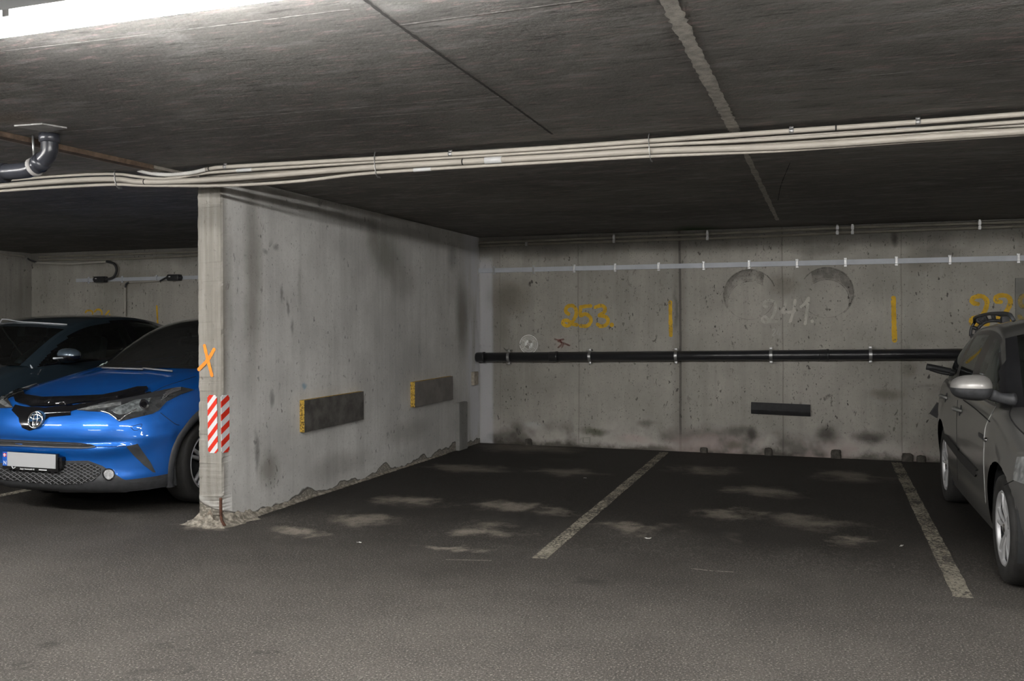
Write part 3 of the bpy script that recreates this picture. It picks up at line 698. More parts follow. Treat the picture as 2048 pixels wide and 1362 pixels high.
# --- painted marks
def paint_mat(name, col, cover=.9, sc=26, rough=.7):
    a = NT(name); n = a.noise(sc, 4, .7); pm = a.rng(a.noise(5, 3), .3, .7)
    al = a.math('ADD', a.rng(n, .28, .46), a.mul(pm, .25), True); al = a.mul(al, cover)
    c = a.mix(a.rng(a.noise(9, 4), .3, .7), tuple(x*.82 for x in col), tuple(min(1, x*1.15) for x in col))
    return a.pbr(c, rough, 0, alpha=al)
M_YEL = paint_mat('yellow paint', (.60, .36, .012), .93); M_GRYP = paint_mat('grey white paint', (.50, .475, .43), .85); M_CHALK = paint_mat('chalk', (.55, .53, .5), .7, 50)
M_YELF = paint_mat('faded yellow paint', (.40, .28, .05), .55); M_ORANGE = paint_mat('orange spray', (.95, .27, .02), 1.0, 8); M_RED = paint_mat('red paint', (.24, .045, .03), .5, 24)
def paint(name, label, cat, strokes, w, m, fn, nrm, ox, oy, sc, group=None, lift=.0025):
    bm = bmesh.new()
    for i, s_ in enumerate(strokes):
        if len(s_) == 1:
            p = fn(ox+s_[0][0]/sc, oy+s_[0][1]/sc); disc(bm, p+Vector(nrm)*.0, nrm, w*.62, 14, lift+.0005)
        else:
            stroke(bm, [fn(ox+x/sc, oy+y/sc) for x, y in s_], w, nrm, None, lift+.0004*i)
    return tag(obj(name, bm, m), label, cat, group)
NB = (0, -1, 0)
def pw(px): return px*(BW(1300, 650)-CAM_P).length/F_PX*.985
paint('painted_number', 'yellow hand-painted number 253 on the back wall', 'number', [[(646, 512), (630, 497), (638, 473), (664, 466), (684, 482), (687, 515), (668, 552), (640, 577), (617, 566), (618, 550), (640, 547), (662, 565), (692, 571)],
      [(766, 468), (738, 470), (712, 474)], [(712, 474), (711, 520), (738, 512), (764, 530), (766, 556), (746, 577), (712, 577)], [(792, 475), (824, 466), (845, 480), (838, 504), (812, 520), (846, 526), (862, 546), (850, 571), (822, 579), (804, 568)], [(881, 571)]], pw(20.5/2.723), M_YEL, BW, NB, 900, 440, 2.723)
paint('painted_line', 'yellow vertical dash on back wall over the middle bay line', 'mark', [[(1200, 447), (1201, 540), (1203, 628)]], pw(20/2.723), M_YEL, BW, NB, 900, 440, 2.723)
paint('painted_number', 'pale grey hand-painted number 241 on the back wall', 'number', [[(775, 640), (738, 622), (752, 572), (825, 550), (886, 590), (890, 680), (858, 770), (812, 838), (745, 850), (710, 810), (738, 768), (785, 800), (830, 845), (905, 838)],
      [(1040, 560), (1012, 655), (985, 715), (1060, 716), (1160, 700)], [(1163, 550), (1140, 700), (1092, 855)], [(1245, 640), (1300, 590), (1345, 520)], [(1345, 520), (1330, 660), (1300, 872)], [(1395, 835)]], pw(36/6.83), M_GRYP, BW, NB, 1420, 520, 6.83)
paint('chalk_number', 'tiny faint chalked 241 under the large grey number', 'number', [[(850, 960), (880, 940), (890, 975), (850, 1030), (895, 1025)], [(945, 930), (915, 1010), (970, 1008)], [(962, 985), (952, 1050)], [(1015, 975), (1048, 940), (1040, 1045)]], pw(1.1), M_CHALK, BW, NB, 1420, 520, 6.83)
paint('painted_line', 'yellow vertical dash on back wall just left of the silver car', 'mark', [[(455, 818), (460, 1040), (467, 1262)]], pw(8.4), M_YEL, BW, NB, 1700, 440, 5.239)
paint('painted_number', 'yellow hand-painted 22 on back wall above the silver car', 'number', [[(1335, 880), (1290, 868), (1278, 832), (1322, 802), (1390, 802), (1432, 845), (1428, 910), (1392, 990), (1340, 1018), (1285, 1030), (1270, 1070), (1300, 1095), (1360, 1080), (1440, 1090)],
      [(1575, 858), (1532, 850), (1530, 812), (1580, 790), (1650, 800), (1680, 850), (1660, 920), (1615, 985), (1560, 1020), (1570, 1060), (1690, 1030)]], pw(8.0), M_YEL, BW, NB, 1700, 440, 5.239)
paint('painted_number', 'faded yellow digit on the grey panel at the photo edge', 'number', [[(1840, 790), (1800, 800), (1780, 850), (1800, 900), (1860, 920)], [(1775, 1010), (1800, 1040)]], pw(7), M_YELF, lambda x, y: BW(x, y, .021), NB, 1700, 440, 5.239)
paint('paint_mark', 'small red paint smear on the back wall left of the 253', 'mark', [[(570, 648), (592, 654), (618, 650)], [(590, 660), (618, 670), (650, 683)], [(600, 655), (608, 676), (590, 694)], [(618, 676), (612, 690)]], pw(3.6), M_RED, BW, NB, 900, 440, 2.723)
ne = -TL
paint('spray_mark', 'orange sprayed X on the narrow end of the partition wall', 'mark', [[(100, 108), (122, 200), (150, 308)], [(165, 133), (125, 200), (62, 268)]], .027, M_ORANGE, on_end, ne, 380, 660, 3.407)
paint('painted_number', 'yellow painted number half hidden behind the dark car roof', 'number', [[(835, 705), (850, 690), (885, 688), (905, 710), (890, 750), (840, 790), (905, 795)], [(925, 700), (945, 680), (975, 680), (995, 705), (985, 745), (930, 790), (1000, 792)], [(1065, 690), (1040, 720), (1020, 760), (1085, 755)], [(1070, 730), (1066, 795)]], pw(4.6), M_YEL, BW, NB, 0, 480, 4.876)
paint('painted_line', 'yellow vertical dash on the back wall behind the blue car', 'mark', [[(1530, 645), (1534, 720), (1538, 810)]], pw(5), M_YEL, BW, NB, 0, 480, 4.876)
# white disc mark
bm = bmesh.new(); c_ = BW(1057.5, 688.5); u = pw(1)
for r1, r0 in ((20, 18.6), (16.7, 15.9), (14.5, 13.8), (12.3, 11.6), (10.3, 9.6), (2.6, 1.8)): disc(bm, c_, NB, r1*u, 48, .003, r0*u)
for a0 in (95, 275):
    ps = [(4*u*math.cos(math.radians(a0+k*11)), 4*u*math.sin(math.radians(a0+k*11))) for k in range(11)]; po = [(9*u*math.cos(math.radians(a0+k*11)), 9*u*math.sin(math.radians(a0+k*11))) for k in range(11)]
    for k in range(10): bm.faces.new([bm.verts.new((c_.x+x, YB-.003, c_.z+z)) for x, z in (ps[k], po[k], po[k+1], ps[k+1])])
for a0 in (35, 145, 215, 325):
    ca, sa = math.cos(math.radians(a0)), math.sin(math.radians(a0)); box(bm, c_+Vector((ca*14.5*u, -.002, sa*14.5*u)), (10*u, .002, .5*u), 0, Matrix.Rotation(-math.radians(a0), 3, 'Y'))
tag(obj('disc_mark', bm, paint_mat('white print', (.80, .80, .78), 1.0, 12)), 'white concentric ring mark on back wall just above the black pipe', 'mark')
# scuff rings left by round objects on the wall
def soft_mat(name, col, k):
    a = NT(name); al = a.mul(a.rng(a.noise(7, 4, .65), .30, .62), k); return a.pbr(col, .9, 0, alpha=al)
M_SCUFF = soft_mat('scuff', (.07, .062, .055), .42); M_SCUFF2 = soft_mat('light scuff', (.40, .38, .35), .55)
def ring_mark(label, px, py, r, a0, a1, off):
    c_ = BW(px, py); R1 = pw(r); bm = bmesh.new(); N = 48
    def pt(rad, ang, cc, l): return bm.verts.new((cc.x+rad*math.cos(ang), YB-l, cc.z+rad*math.sin(ang)))
    ci = c_-Vector((0, 0, pw(off))); ri = R1-pw(off*.35)
    A_ = []; B_ = []
    for i in range(N+1):
        th = math.radians(a0+(a1-a0)*i/N)
        A_.append(pt(R1, th, c_, .0025)); B_.append(pt(min(ri, R1), th, ci, .0025))
    for i in range(N): bm.faces.new((A_[i], A_[i+1], B_[i+1], B_[i]))
    for rad, w_, b0, b1, cc in ((R1+.004, .012, a0-35, a1+20, c_), (ri-.01, .010, a0, a1, ci), (R1*.98, .006, 185, 345, c_)):
        P_ = [Vector((cc.x+rad*math.cos(math.radians(b0+(b1-b0)*i/40)), YB, cc.z+rad*math.sin(math.radians(b0+(b1-b0)*i/40)))) for i in range(41)]
        stroke(bm, P_, w_, NB, 60, .0035, .3)
    tag(obj('ring_scuff', bm, M_SCUFF), label, 'mark', 'round scuff marks on the back wall')
ring_mark('round dark scuff ring on back wall, left of the grey 241', 1499, 590, 48.5, 55, 190, 15)
ring_mark('round dark scuff ring on back wall, right of the grey 241', 1653, 586, 47.5, -15, 125, 15)

# --- bay lines
a = NT('worn line paint'); n1, n2 = a.noise(48, 4, .7), a.noise(3.5, 4, .6)
al = a.mul(a.rng(a.math('ADD', n1, a.mul(n2, .55)), .62, .84), .88)
M_LINE = a.pbr(a.mix(a.rng(a.noise(20, 3), .3, .7), (.22, .20, .16), (.36, .33, .27)), .9, 0, a.bump(n1, .5, .004), .2, alpha=al)
def bay_line(label, far, near, w, bend=None):
    a_, b_ = on_floor(*far), on_floor(*near); bm = bmesh.new(); N = 60; L = []
    for i in range(N+1):
        p = b_.lerp(a_, i/N); s_ = (a_-b_).cross(Vector((0, 0, 1))).normalized(); z = floorz(p.y)+.003
        L.append([bm.verts.new((p.x+s_.x*w*k*random.uniform(.92, 1.06), p.y+s_.y*w*k, z)) for k in (-.5, 0, .5)])
    for a1, b1 in zip(L, L[1:]):
        for k in (0, 1): bm.faces.new((a1[k], a1[k+1], b1[k+1], b1[k]))
    tag(obj('bay_line', bm, M_LINE), label, 'line', 'worn bay lines on the floor')
bay_line('worn cream bay line between the two empty spaces', (1329, 905), (1078, 1118), .098)
bay_line('worn cream bay line beside the silver car', (1792, 925), (1927, 1196), .10)
e_ = on_floor(18, 988); bm = None
def plain_line(label, x, y0, y1, w):
    bm = bmesh.new(); N = 40; L = [[bm.verts.new((x+k*w, y0+(y1-y0)*i/N, floorz(y0+(y1-y0)*i/N)+.003)) for k in (-.5, .5)] for i in range(N+1)]
    for a1, b1 in zip(L, L[1:]): bm.faces.new((a1[0], a1[1], b1[1], b1[0]))
    tag(obj('bay_line', bm, M_LINE), label, 'line', 'worn bay lines on the floor')
plain_line('worn bay line in shadow between the blue and the dark car', e_.x, e_.y-.25, 10.2, .11)
M_SCRAP = simple('paper', (.62, .61, .58), .8)
for px, py, l, w_, an, lb, nm in ((1296, 1078, .045, .012, .2, 'small white scrap lying right of the middle bay line', 'paper_scrap'), (1803, 1093, .05, .016, 1.3, 'small white scrap on floor beside the bay line by the silver car', 'paper_scrap'), (718, 1086, .035, .012, .1, 'small pale scrap on floor in front of the partition bay', 'paper_scrap'), (1170, 957, .03, .02, .4, 'tiny white scrap on dark floor below the 253', 'paper_scrap'), (915, 894, .10, .05, .3, 'crumpled white scrap at the wall foot in the corner', 'paper_scrap')):
    p = on_floor(px, py); bm = bmesh.new(); R0 = Matrix.Rotation(an, 3, 'Z')
    g = [[bm.verts.new(p+R0 @ Vector(((i/4-.5)*l, (j/2-.5)*w_, .003+random.uniform(0, .006)))) for j in range(3)] for i in range(5)]
    for i in range(4):
        for j in range(2): bm.faces.new((g[i][j], g[i+1][j], g[i+1][j+1], g[i][j+1]))
    tag(obj(nm, bm, M_SCRAP), lb, 'scrap')
M_FAINT = paint_mat('faint floor paint', (.34, .31, .27), .6, 40)
for px, lb in (([(893, 1120), (940, 1121), (982, 1122)], 'thin pale scratch on floor left of the middle bay line end'), ([(1384, 1138), (1420, 1142), (1465, 1145)], 'thin pale paint streak on floor between the bay line ends')):
    bm = bmesh.new(); stroke(bm, [on_floor(*p) for p in px], .014, (0, 0, 1), 30, .003, .5); tag(obj('floor_scratch', bm, M_FAINT), lb, 'mark')

# --- far bay wall fittings
ob = 'fittings on the wall behind the dark car'
rail('short grey cable trunking on back wall behind the dark car', [(153, 561), (420, 554)], .05, (177, 244, 313), True)
def sock(px0, py0, px1, py1, lb):
    a_, b_ = atY(px0, py0, YB-.05), atY(px1, py1, YB-.05); t = empty('connector_box', ((a_.x+b_.x)/2, YB-.03, (a_.z+b_.z)/2), lb, 'connector', 'black connectors on the trunking')
    w_, h_ = b_.x-a_.x, a_.z-b_.z; bm = bmesh.new(); box(bm, (0, -.015, 0), (w_*.8, .09, h_), .018); sharp(obj('housing', bm, M_BLACKPL, t))
    for s_ in (-1, 1):
        bm = bmesh.new(); tube(bm, [(s_*w_*.38, -.02, 0), (s_*w_*.5, -.02, 0)], [.032, .026], 12); obj('cable_gland', bm, M_BLACKPL, t, True)
    bm = bmesh.new(); box(bm, (-w_*.2, -.061, .012), (.03, .002, .012)); obj('sticker', bm, M_WHITEPL, t)
sock(188, 553, 214, 565, 'black connector box on the trunking, left one with white sticker'); sock(334, 549, 363, 561.5, 'black connector box on the trunking, nearer the partition wall')
wall_pipe('white conduit sagging high on the wall behind the dark car', [(72, 525.5), (131, 527.8), (172, 526), (214, 523)], .0155, YB-.06, M_CREAM2)
wall_pipe('black hose looping down from the white conduit to the connector', [(213, 523), (228, 528), (233, 540), (227, 554), (213, 559)], .017, YB-.07, M_RUBBER, name='cable')
wall_pipe('black cable from the corner to the sagging white conduit', [(48, 511), (60, 520), (74, 525)], .014, YB-.06, M_RUBBER, name='cable')
wall_pipe('upper beige conduit under ceiling behind the dark car', [(78, 514), (230, 509), (420, 503)], .014, YB-.03, M_OLIVE)
wall_pipe('lower beige conduit under ceiling behind the dark car', [(78, 520), (245, 518), (420, 509.5)], .014, YB-.03, M_OLIVE)
wall_pipe('upright beige conduit rising from behind the dark car', [(250.6, 574), (250.6, 600), (250.6, 640)], .013, YB-.03, M_CREAM2)
wall_pipe('level beige conduit just under the trunking behind the cars', [(257, 564.5), (290, 563.5), (321, 562)], .010, YB-.04, M_CREAM2)
wall_pipe('short black cable bend joining two beige conduits', [(250.6, 575), (252, 568), (258, 564.3)], .013, YB-.04, M_RUBBER, name='cable', n=12)
wall_pipe('short black cable rising to the right-hand connector box', [(320, 562), (329, 557), (337, 554)], .012, YB-.06, M_RUBBER, name='cable', n=12)
bm = bmesh.new(); tube(bm, [atX(-30, 505, XL+.02), atX(0, 507.5, XL+.02), atX(49, 512.5, XL+.02)], .014, 8, 12)
tag(obj('conduit', bm, M_CREAM2, None, True), 'beige conduit on the shaded far wall beside the dark car', 'conduit')
# ------------------------------------------------------------------ cars
M_GLASS = glass_mat('dark car glass', (.26, .285, .28), 1.0, .03); M_GLASS2 = glass_mat('greenish car glass', (.55, .64, .60), 1.1, .015)
M_GLASS3 = glass_mat('smoked car glass', (.30, .33, .30), .8, .02)
M_TYRE = simple('tyre rubber', (.022, .021, .020), .75, 0, .25, 25, bump=.3); M_GLOSSB = simple('gloss black', (.006, .006, .007), .12, 0, .1, 4, coat=.6)
M_TRIM = simple('dark grey trim plastic', (.040, .041, .044), .55, 0, .2, 30); M_INT = simple('dark cabin', (.012, .013, .014), .85); M_SEAT = simple('grey seat cloth', (.10, .12, .125), .9, 0, .15, 20)
M_TRIMT = simple('pale pillar lining', (.30, .40, .38), .7, 0, .05)
M_CHROME = simple('chrome', (.75, .76, .78), .12, 1.0, .03); M_ALLOY = simple('alloy', (.55, .55, .56), .42, .5, .05); M_ALLOYD = simple('dark alloy', (.03, .03, .032), .35, .5, .1)
M_LENS = simple('lamp reflector', (.62, .64, .65), .18, .8, .4, 24); M_WHITE = simple('white paint', (.75, .76, .77), .4, 0, .03)
def paint_car(name, col, metal, rough, coat=1.0):
    a = NT(name); fl = a.noise(900, 1, .5); c = a.mix(a.rng(fl, .35, .65), tuple(x*.92 for x in col), tuple(min(1, x*1.08) for x in col))
    return a.pbr(c, rough, metal, None, .5, coat, .02)
M_BLUE = paint_car('bright blue paint', (.002, .118, .50), .5, .42); M_NAVY = paint_car('dark slate paint', (.022, .036, .048), .25, .4); M_SILV = paint_car('grey silver paint', (.155, .152, .146), .45, .42, .7)

class Car:
    def __init__(s, S, loc, label, name='car'):
        s.S = S; s.root = empty(name, loc, label, 'car'); s.root.rotation_euler = (math.atan(-.01), 0, 0)
        s.M = Matrix.LocRotScale(Vector(loc), s.root.rotation_euler.copy(), None); s.Mi = s.M.inverted()
        N, MR = 150, 40
        half = [Vector(p) for p in catmull([(x, y, 0) for x, y in S['plan']], N+1)]
        nr = []
        for i in range(N+1):
            t = (half[min(i+1, N)]-half[max(i-1, 0)]).normalized(); nr.append(Vector((t.y, -t.x, 0)))
        nr[0] = Vector((0, -1, 0)); nr[N] = Vector((0, 1, 0))
        zb, zt, If = smooth_tab(S['zb']), smooth_tab(S['zt']), smooth_tab(S['front'])
        Is, Ir = smooth_tab(S['side']), smooth_tab(S['rear']); bulge = S.get('bulge', lambda x, y, z: 0)
        def pos(i, t):
            P, n = half[i], nr[i]; b, tp = zb(P.y), zt(P.y); z = b+(tp-b)*t
            f = n.y**2 if n.y < 0 else 0; r = n.y**2 if n.y > 0 else 0; q = n.x**2
            q3 = P-n*(f*If(z)+q*Is(t)+r*Ir(t)-bulge(P.x, P.y, z)); q3.z = z
            if i in (0, N): q3.x = 0
            q3.x = max(0, q3.x); return q3
        G = [[pos(i, j/MR) for j in range(MR+1)] for i in range(N+1)]
        s.top = [g[-1] for g in G]; s.G = G
        verts, faces, mats = [], [], []
        def add(v): verts.append(v); return len(verts)-1
        L = [[add(p) for p in g] for g in G]; mir = lambda p: Vector((-p.x, p.y, p.z))
        Rr = [[(L[i][j] if i in (0, N) else add(mir(G[i][j]))) for j in range(MR+1)] for i in range(N+1)]
        pl = S.get('plastic'); s.wheels = S['wheels']
        for i in range(N):
            for j in range(MR):
                c = (G[i][j]+G[i+1][j+1])/2; m = 2 if pl and c.z < pl(c.x, c.y) else 0
                faces.append((L[i][j], L[i+1][j], L[i+1][j+1], L[i][j+1])); mats.append(m)
                faces.append((Rr[i][j+1], Rr[i+1][j+1], Rr[i+1][j], Rr[i][j])); mats.append(m)
        K = 12; cr = smooth_tab(S['crown']); cabin = S['cabin']; D = []
        for i in range(N+1):
            T = s.top[i]; row = []
            for k in range(-K, K+1):
                if k == K: row.append(L[i][MR]); continue
                if k == -K: row.append(Rr[i][MR]); continue
                if i in (0, N): row.append(L[i][MR]); continue
                v = k/K; hv = S.get('hood', lambda x, y: 0)(T.x*abs(v), T.y)
                row.append(add(Vector((T.x*v, T.y, T.z+cr(T.y)*(1-abs(v)**2.4)+hv))))
            D.append(row)
        for i in range(N):
            for k in range(2*K):
                f = [D[i][k], D[i][k+1], D[i+1][k+1], D[i+1][k]]; f = list(dict.fromkeys(f))
                if len(f) < 3: continue
                c = sum((verts[q] for q in f), Vector())/len(f)
                faces.append(tuple(f)); mats.append(1 if cabin[0] < c.y < cabin[1] and abs(c.x) < S['cabw'] else 0)
        s.verts, s.faces = verts, faces
        s.bvh = BVHTree.FromPolygons([s.M @ v for v in verts], faces)
        # wheel arch cuts
        kill = set()
        side = lambda v: abs(v.x) > S['W']*.62
        for yc, zc, R in S['arches']:
            for fi, f in enumerate(faces):
                c = sum((verts[q] for q in f), Vector())/len(f)
                if side(c) and math.hypot(c.y-yc, c.z-zc) < R and fi < 2*N*MR: kill.add(fi)
            keepv = {q for fi, f in enumerate(faces) if fi not in kill for q in f}; kv = {q for fi in kill for q in faces[fi]}
            for q in keepv & kv:
                v = verts[q]; d = math.hypot(v.y-yc, v.z-zc)
                if side(v) and .5*R < d < R*1.2: verts[q] = Vector((v.x, yc+(v.y-yc)*R/d, zc+(v.z-zc)*R/d))
        bm = bmesh.new(); bv = [bm.verts.new(v) for v in verts]
        for fi, f in enumerate(faces):
            if fi in kill: continue
            try: q = bm.faces.new([bv[k] for k in f]); q.material_index = mats[fi]
            except ValueError: pass
        bmesh.ops.delete(bm, geom=[v for v in bm.verts if not v.link_faces], context='VERTS')
        s.body = obj('body', bm, parent=s.root, smooth=True, mats=[S['paint'], M_INT, M_TRIM])
        # floor pan and wheel wells
        bm = bmesh.new(); pan = [p for p in (g[2] for g in G)]
        ring = [bm.verts.new(Vector((p.x*.93, p.y*.97+.05, zb(p.y)+.05))) for p in pan]+[bm.verts.new(Vector((-p.x*.93, p.y*.97+.05, zb(p.y)+.05))) for p in pan[1:-1]][::-1]
        bm.faces.new(ring)
        for yc, zc, R in S['arches']:
            for sg in (-1, 1):
                x0, x1 = sg*S['W']*.52, sg*S['W']*.965; A = []; B = []
                for k in range(25):
                    a = -.35+(PI+.7)*k/24; A.append(bm.verts.new((x0, yc+R*1.03*math.cos(a), zc+R*1.03*math.sin(a)))); B.append(bm.verts.new((x1, yc+R*1.03*math.cos(a), zc+R*1.03*math.sin(a))))
                for k in range(24): bm.faces.new((A[k], A[k+1], B[k+1], B[k]))
                bm.faces.new(A)
        obj('underbody', bm, M_INT, s.root)
        for yc, zc, r in S['wheels']:
            for sg in (-1, 1): s.wheel(sg, yc, r)
        if 'glass' in S: s.cabin()
    def belt(s, y):
        best = None
        for p, q in zip(s.top, s.top[1:]):
            if p.y <= y <= q.y and p.x > .4: w = (y-p.y)/max(1e-6, q.y-p.y); best = p.lerp(q, w)
        return best or min(s.top, key=lambda p: abs(p.y-y)+(0 if p.x > .3 else 9))
    def wheel(s, sg, yc, r):
        S = s.S; w = S['tyre_w']; x = sg*(S['W']-S['wheel_in']); M = Matrix.Translation((x, yc, r)) @ Matrix.Diagonal((sg, 1, 1, 1)); rr = S['rim_r']
        bm = bmesh.new(); lathe(bm, [(rr, -w+.02), (r*.9, -w), (r*.985, -w+.02), (r, -w+.05), (r, -.05), (r*.985, -.02), (r*.95, -.004), (r*.86, .002), (rr*1.04, -.006), (rr, -.02), (rr, -w+.02)], 56, M)
        tyre = obj('wheel', bm, M_TYRE, s.root, True)
        bm = bmesh.new(); lathe(bm, [(rr*1.03, -.012), (rr*1.0, -.004), (rr*.95, -.012), (rr*.93, -.03)], 56, M)
        n = S['spokes']
        for k in range(n):
            for dd in S['twin']:
                a = 2*PI*k/n+.2+dd; hw0, hw1 = S['spw']
                d = Vector((0, math.cos(a), math.sin(a))); e = Vector((0, -math.sin(a), math.cos(a)))
                P = [(.03, hw0, -.028), (rr*.55, (hw0+hw1)/2, -.012), (rr*.96, hw1, -.012)]; prev = None
                for rad, h, xx in P:
                    ring = [d*rad+e*h+Vector((xx-.022, 0, 0)), d*rad+e*h*.6+Vector((xx, 0, 0)), d*rad-e*h*.6+Vector((xx, 0, 0)), d*rad-e*h+Vector((xx-.022, 0, 0))]
                    ring = [bm.verts.new(M @ q) for q in ring]
                    if prev:
                        for q in range(4): bm.faces.new((prev[q], prev[(q+1) % 4], ring[(q+1) % 4], ring[q]))
                    prev = ring
        lathe(bm, [(1e-4, -.012), (.028, -.014), (.034, -.02), (.06, -.03), (.065, -.06)], 24, M)
        obj('rim', bm, S['rim_mat'], tyre, True)
        bm = bmesh.new(); lathe(bm, [(1e-4, -.07), (rr*.7, -.07), (rr*.7, -.09), (1e-4, -.09)], 32, M); lathe(bm, [(1e-4, -w*.85), (rr*.95, -w*.85), (rr*.93, -.028)], 32, M); obj('brake_disc', bm, M_INT, tyre)
        bm = bmesh.new(); lathe(bm, [(1e-4, -.006), (.02, -.008), (.026, -.014)], 20, M); obj('hub_cap', bm, M_CHROME if S['rim_mat'] is M_ALLOY else M_GLOSSB, tyre, True)
    def cabin(s):
        S = s.S; g = S['glass']; ns, K = 72, 18
        prof = catmull([Vector(p) for p in g['prof']], ns+1); cv = smooth_tab(g['curve']); cro = g.get('crown', .035)
        yh, yr = g['header'], g['rearheader']
        TOP = []
        for p in prof:
            row = []
            for k in range(-K, K+1):
                v = k/K; row.append(Vector((p.z*v, p.x+cv(p.x)*v*v, p.y-cro*abs(v)**2.6)))
            TOP.append(row)
        for row in TOP:                               # never below the belt at the edges
            for k in (0, 2*K):
                b = s.belt(row[k].y)
                if row[k].z < b.z-.01: row[k].z = b.z-.01
        parts = {}
        def cell(key, *v): parts.setdefault(key, []).append(v)
        for i in range(ns):
            for k in range(2*K):
                q = (TOP[i][k], TOP[i][k+1], TOP[i+1][k+1], TOP[i+1][k]); yc = (prof[i].x+prof[i+1].x)/2; v = abs((k+.5)/K-1)
                if yc < yh: cell('windscreen' if v < g.get('wv', .90) else 'pillar'+str(int(k >= K)), *q)
                elif yc > yr: cell('rear_window' if v < .86 and yc < prof[-1].x-.06 else 'tail', *q)
                else: cell('roof', *q)
        R = 16; SIDE = {}
        for sg, k in ((1, 2*K), (-1, 0)):
            cols = []
            for i in range(ns+1):
                E = TOP[i][k]; B = s.belt(E.y); B = Vector((sg*(B.x-.015), E.y, B.z)); col = []
                for j in range(R+1):
                    t = j/R; p = E.lerp(B, t); p.x += sg*g.get('bow', .035)*math.sin(PI*t)*min(1, (E.z-B.z)/.3); col.append(p)
                cols.append(col)
            for i in range(ns):
                for j in range(R):
                    q = (cols[i][j], cols[i+1][j], cols[i+1][j+1], cols[i][j+1]); c = sum(q, Vector())/4
                    E, B = cols[i][0], cols[i][R]; key = 'frame'
                    if (E.z-c.z) > g['ft'] and (c.z-B.z) > g['fb']:
                        for n_, (y0, y1, sl) in enumerate(g['win']):
                            yy = c.y-sl*(c.z-B.z)
                            if y0 < yy < y1: key = ('win', sg, n_)
                    if key == 'frame' and (E.z-c.z) < g['rail']: key = 'roof' if E.y > yh-.2 else 'pillar'+str(int(sg > 0))
                    if key == 'frame': key += str(int(sg > 0))
                    cell(key, *q)
        def make(name, cells, m, par=None):
            bm = bmesh.new()
            for q in cells:
                try: bm.faces.new([bm.verts.new(p) for p in q])
                except ValueError: pass
            bmesh.ops.remove_doubles(bm, verts=bm.verts, dist=.0004); return obj(name, bm, m, par or s.root, True)
        polys = []; pv = []
        for cells in parts.values():
            for q in cells: polys.append(tuple(range(len(pv), len(pv)+4))); pv.extend(q)
        s.gbvh = BVHTree.FromPolygons([s.M @ p for p in pv], polys)
        roof = make('roof', parts['roof'], S['roofmat'])
        for q in '01':
            if 'pillar'+q in parts: make('windscreen_pillar', parts['pillar'+q], S['pillarmat'])
            make('window_frame', parts['frame'+q], S['framemat'])
        if 'tail' in parts: make('tailgate', parts['tail'], S['roofmat'])
        make('windscreen', parts['windscreen'], S['glassmat'])
        if 'rear_window' in parts: make('rear_window', parts['rear_window'], S['glassmat'])
        for key, cells in parts.items():
            if isinstance(key, tuple): make('side_window', cells, S['glassmat'])
        if g.get('trim'):
            for sg in (1, -1):
                kk = K+sg*int(K*.84); P_ = [TOP[i][kk]+Vector((-sg*.03, .05, -.05)) for i in range(3, ns//3)]
                bm = bmesh.new(); tube(bm, [p for p in P_ if p.y < yh-.05], .03, 8); obj('pillar_trim', bm, M_TRIMT, s.root, True)
                y_ = g['win'][0][1]+.08; b = s.belt(y_); bm = bmesh.new(); tube(bm, [Vector((sg*(b.x-.09), y_, b.z-.02)), Vector((sg*(g['prof'][3][2]-.05), y_+.02, g['prof'][3][1]-.12))], .045, 8); obj('pillar_trim', bm, M_TRIMT, s.root, True)
        for x, y in S['seats']:
            zb_ = s.belt(y).z; bm = bmesh.new()
            box(bm, (x, y, zb_+.0), (.46, .13, .50), .06, Matrix.Rotation(-.2, 3, 'X')); box(bm, (x, y+.085, zb_+.33), (.26, .09, .18), .04, Matrix.Rotation(-.15, 3, 'X'))
            box(bm, (x, y+.06, zb_+.24), (.10, .03, .12), .01); sharp(obj('seat', bm, M_SEAT, s.root), 50)
        y0 = g['prof'][0][0]; zz = s.belt(y0+.3).z; bm = bmesh.new(); box(bm, (0, y0+.42, zz+.0), (1.25, .5, .10), .04); sharp(obj('dashboard', bm, M_INT, s.root), 50)
        bm = bmesh.new(); p = prof[int(ns*g.get('mirror_s', .2))]; box(bm, (0, p.x+.10, p.y-.09), (.22, .04, .065), .015); box(bm, (0, p.x+.07, p.y-.04), (.03, .04, .08), .005); sharp(obj('inside_mirror', bm, M_GLOSSB, s.root))
    def hit(s, px, py, which=None, lo=None):
        best = None
        for jx, jy in ((0, 0), (.4, .3), (-.5, .4), (.3, -.6), (0, 1.2), (0, 2.5)):
            d = ray(px+jx, py+jy).normalized()
            for b in ([s.bvh, s.gbvh] if which is None and hasattr(s, 'gbvh') else [which or s.bvh]):
                h = b.ray_cast(CAM_P, d)
                if h[0] is not None and (best is None or h[3] < best[3]): best = h
            if best is not None: break
        s.miss = best is None
        if best is None:
            b = which or s.bvh; h = b.find_nearest(CAM_P+d*s.S.get('dist', 6.9)); best = (h[0], h[1], 0, 0)
        p, n = best[0], best[1]
        if n.dot(d) > 0: n = -n
        return s.Mi @ p, (s.Mi.to_3x3() @ n).normalized()
    def patch(s, name, poly, m, off=.004, depth=.012, step=5.0, mirror=False, parent=None, which=None, ox=0, oy=0, sc=1, both=True):
        poly = [(ox+x/sc, oy+y/sc) for x, y in poly]; out = []
        P2 = []
        for (ax, ay), (bx, by) in zip(poly, poly[1:]+poly[:1]):
            k = max(1, int(math.hypot(bx-ax, by-ay)/step))
            P2 += [Vector((ax+(bx-ax)*i/k, ay+(by-ay)*i/k)) for i in range(k)]
        nb = len(P2)
        def inside(x, y):
            c = False
            for (ax, ay), (bx, by) in zip(poly, poly[1:]+poly[:1]):
                if (ay > y) != (by > y) and x < (bx-ax)*(y-ay)/(by-ay)+ax: c = not c
            return c
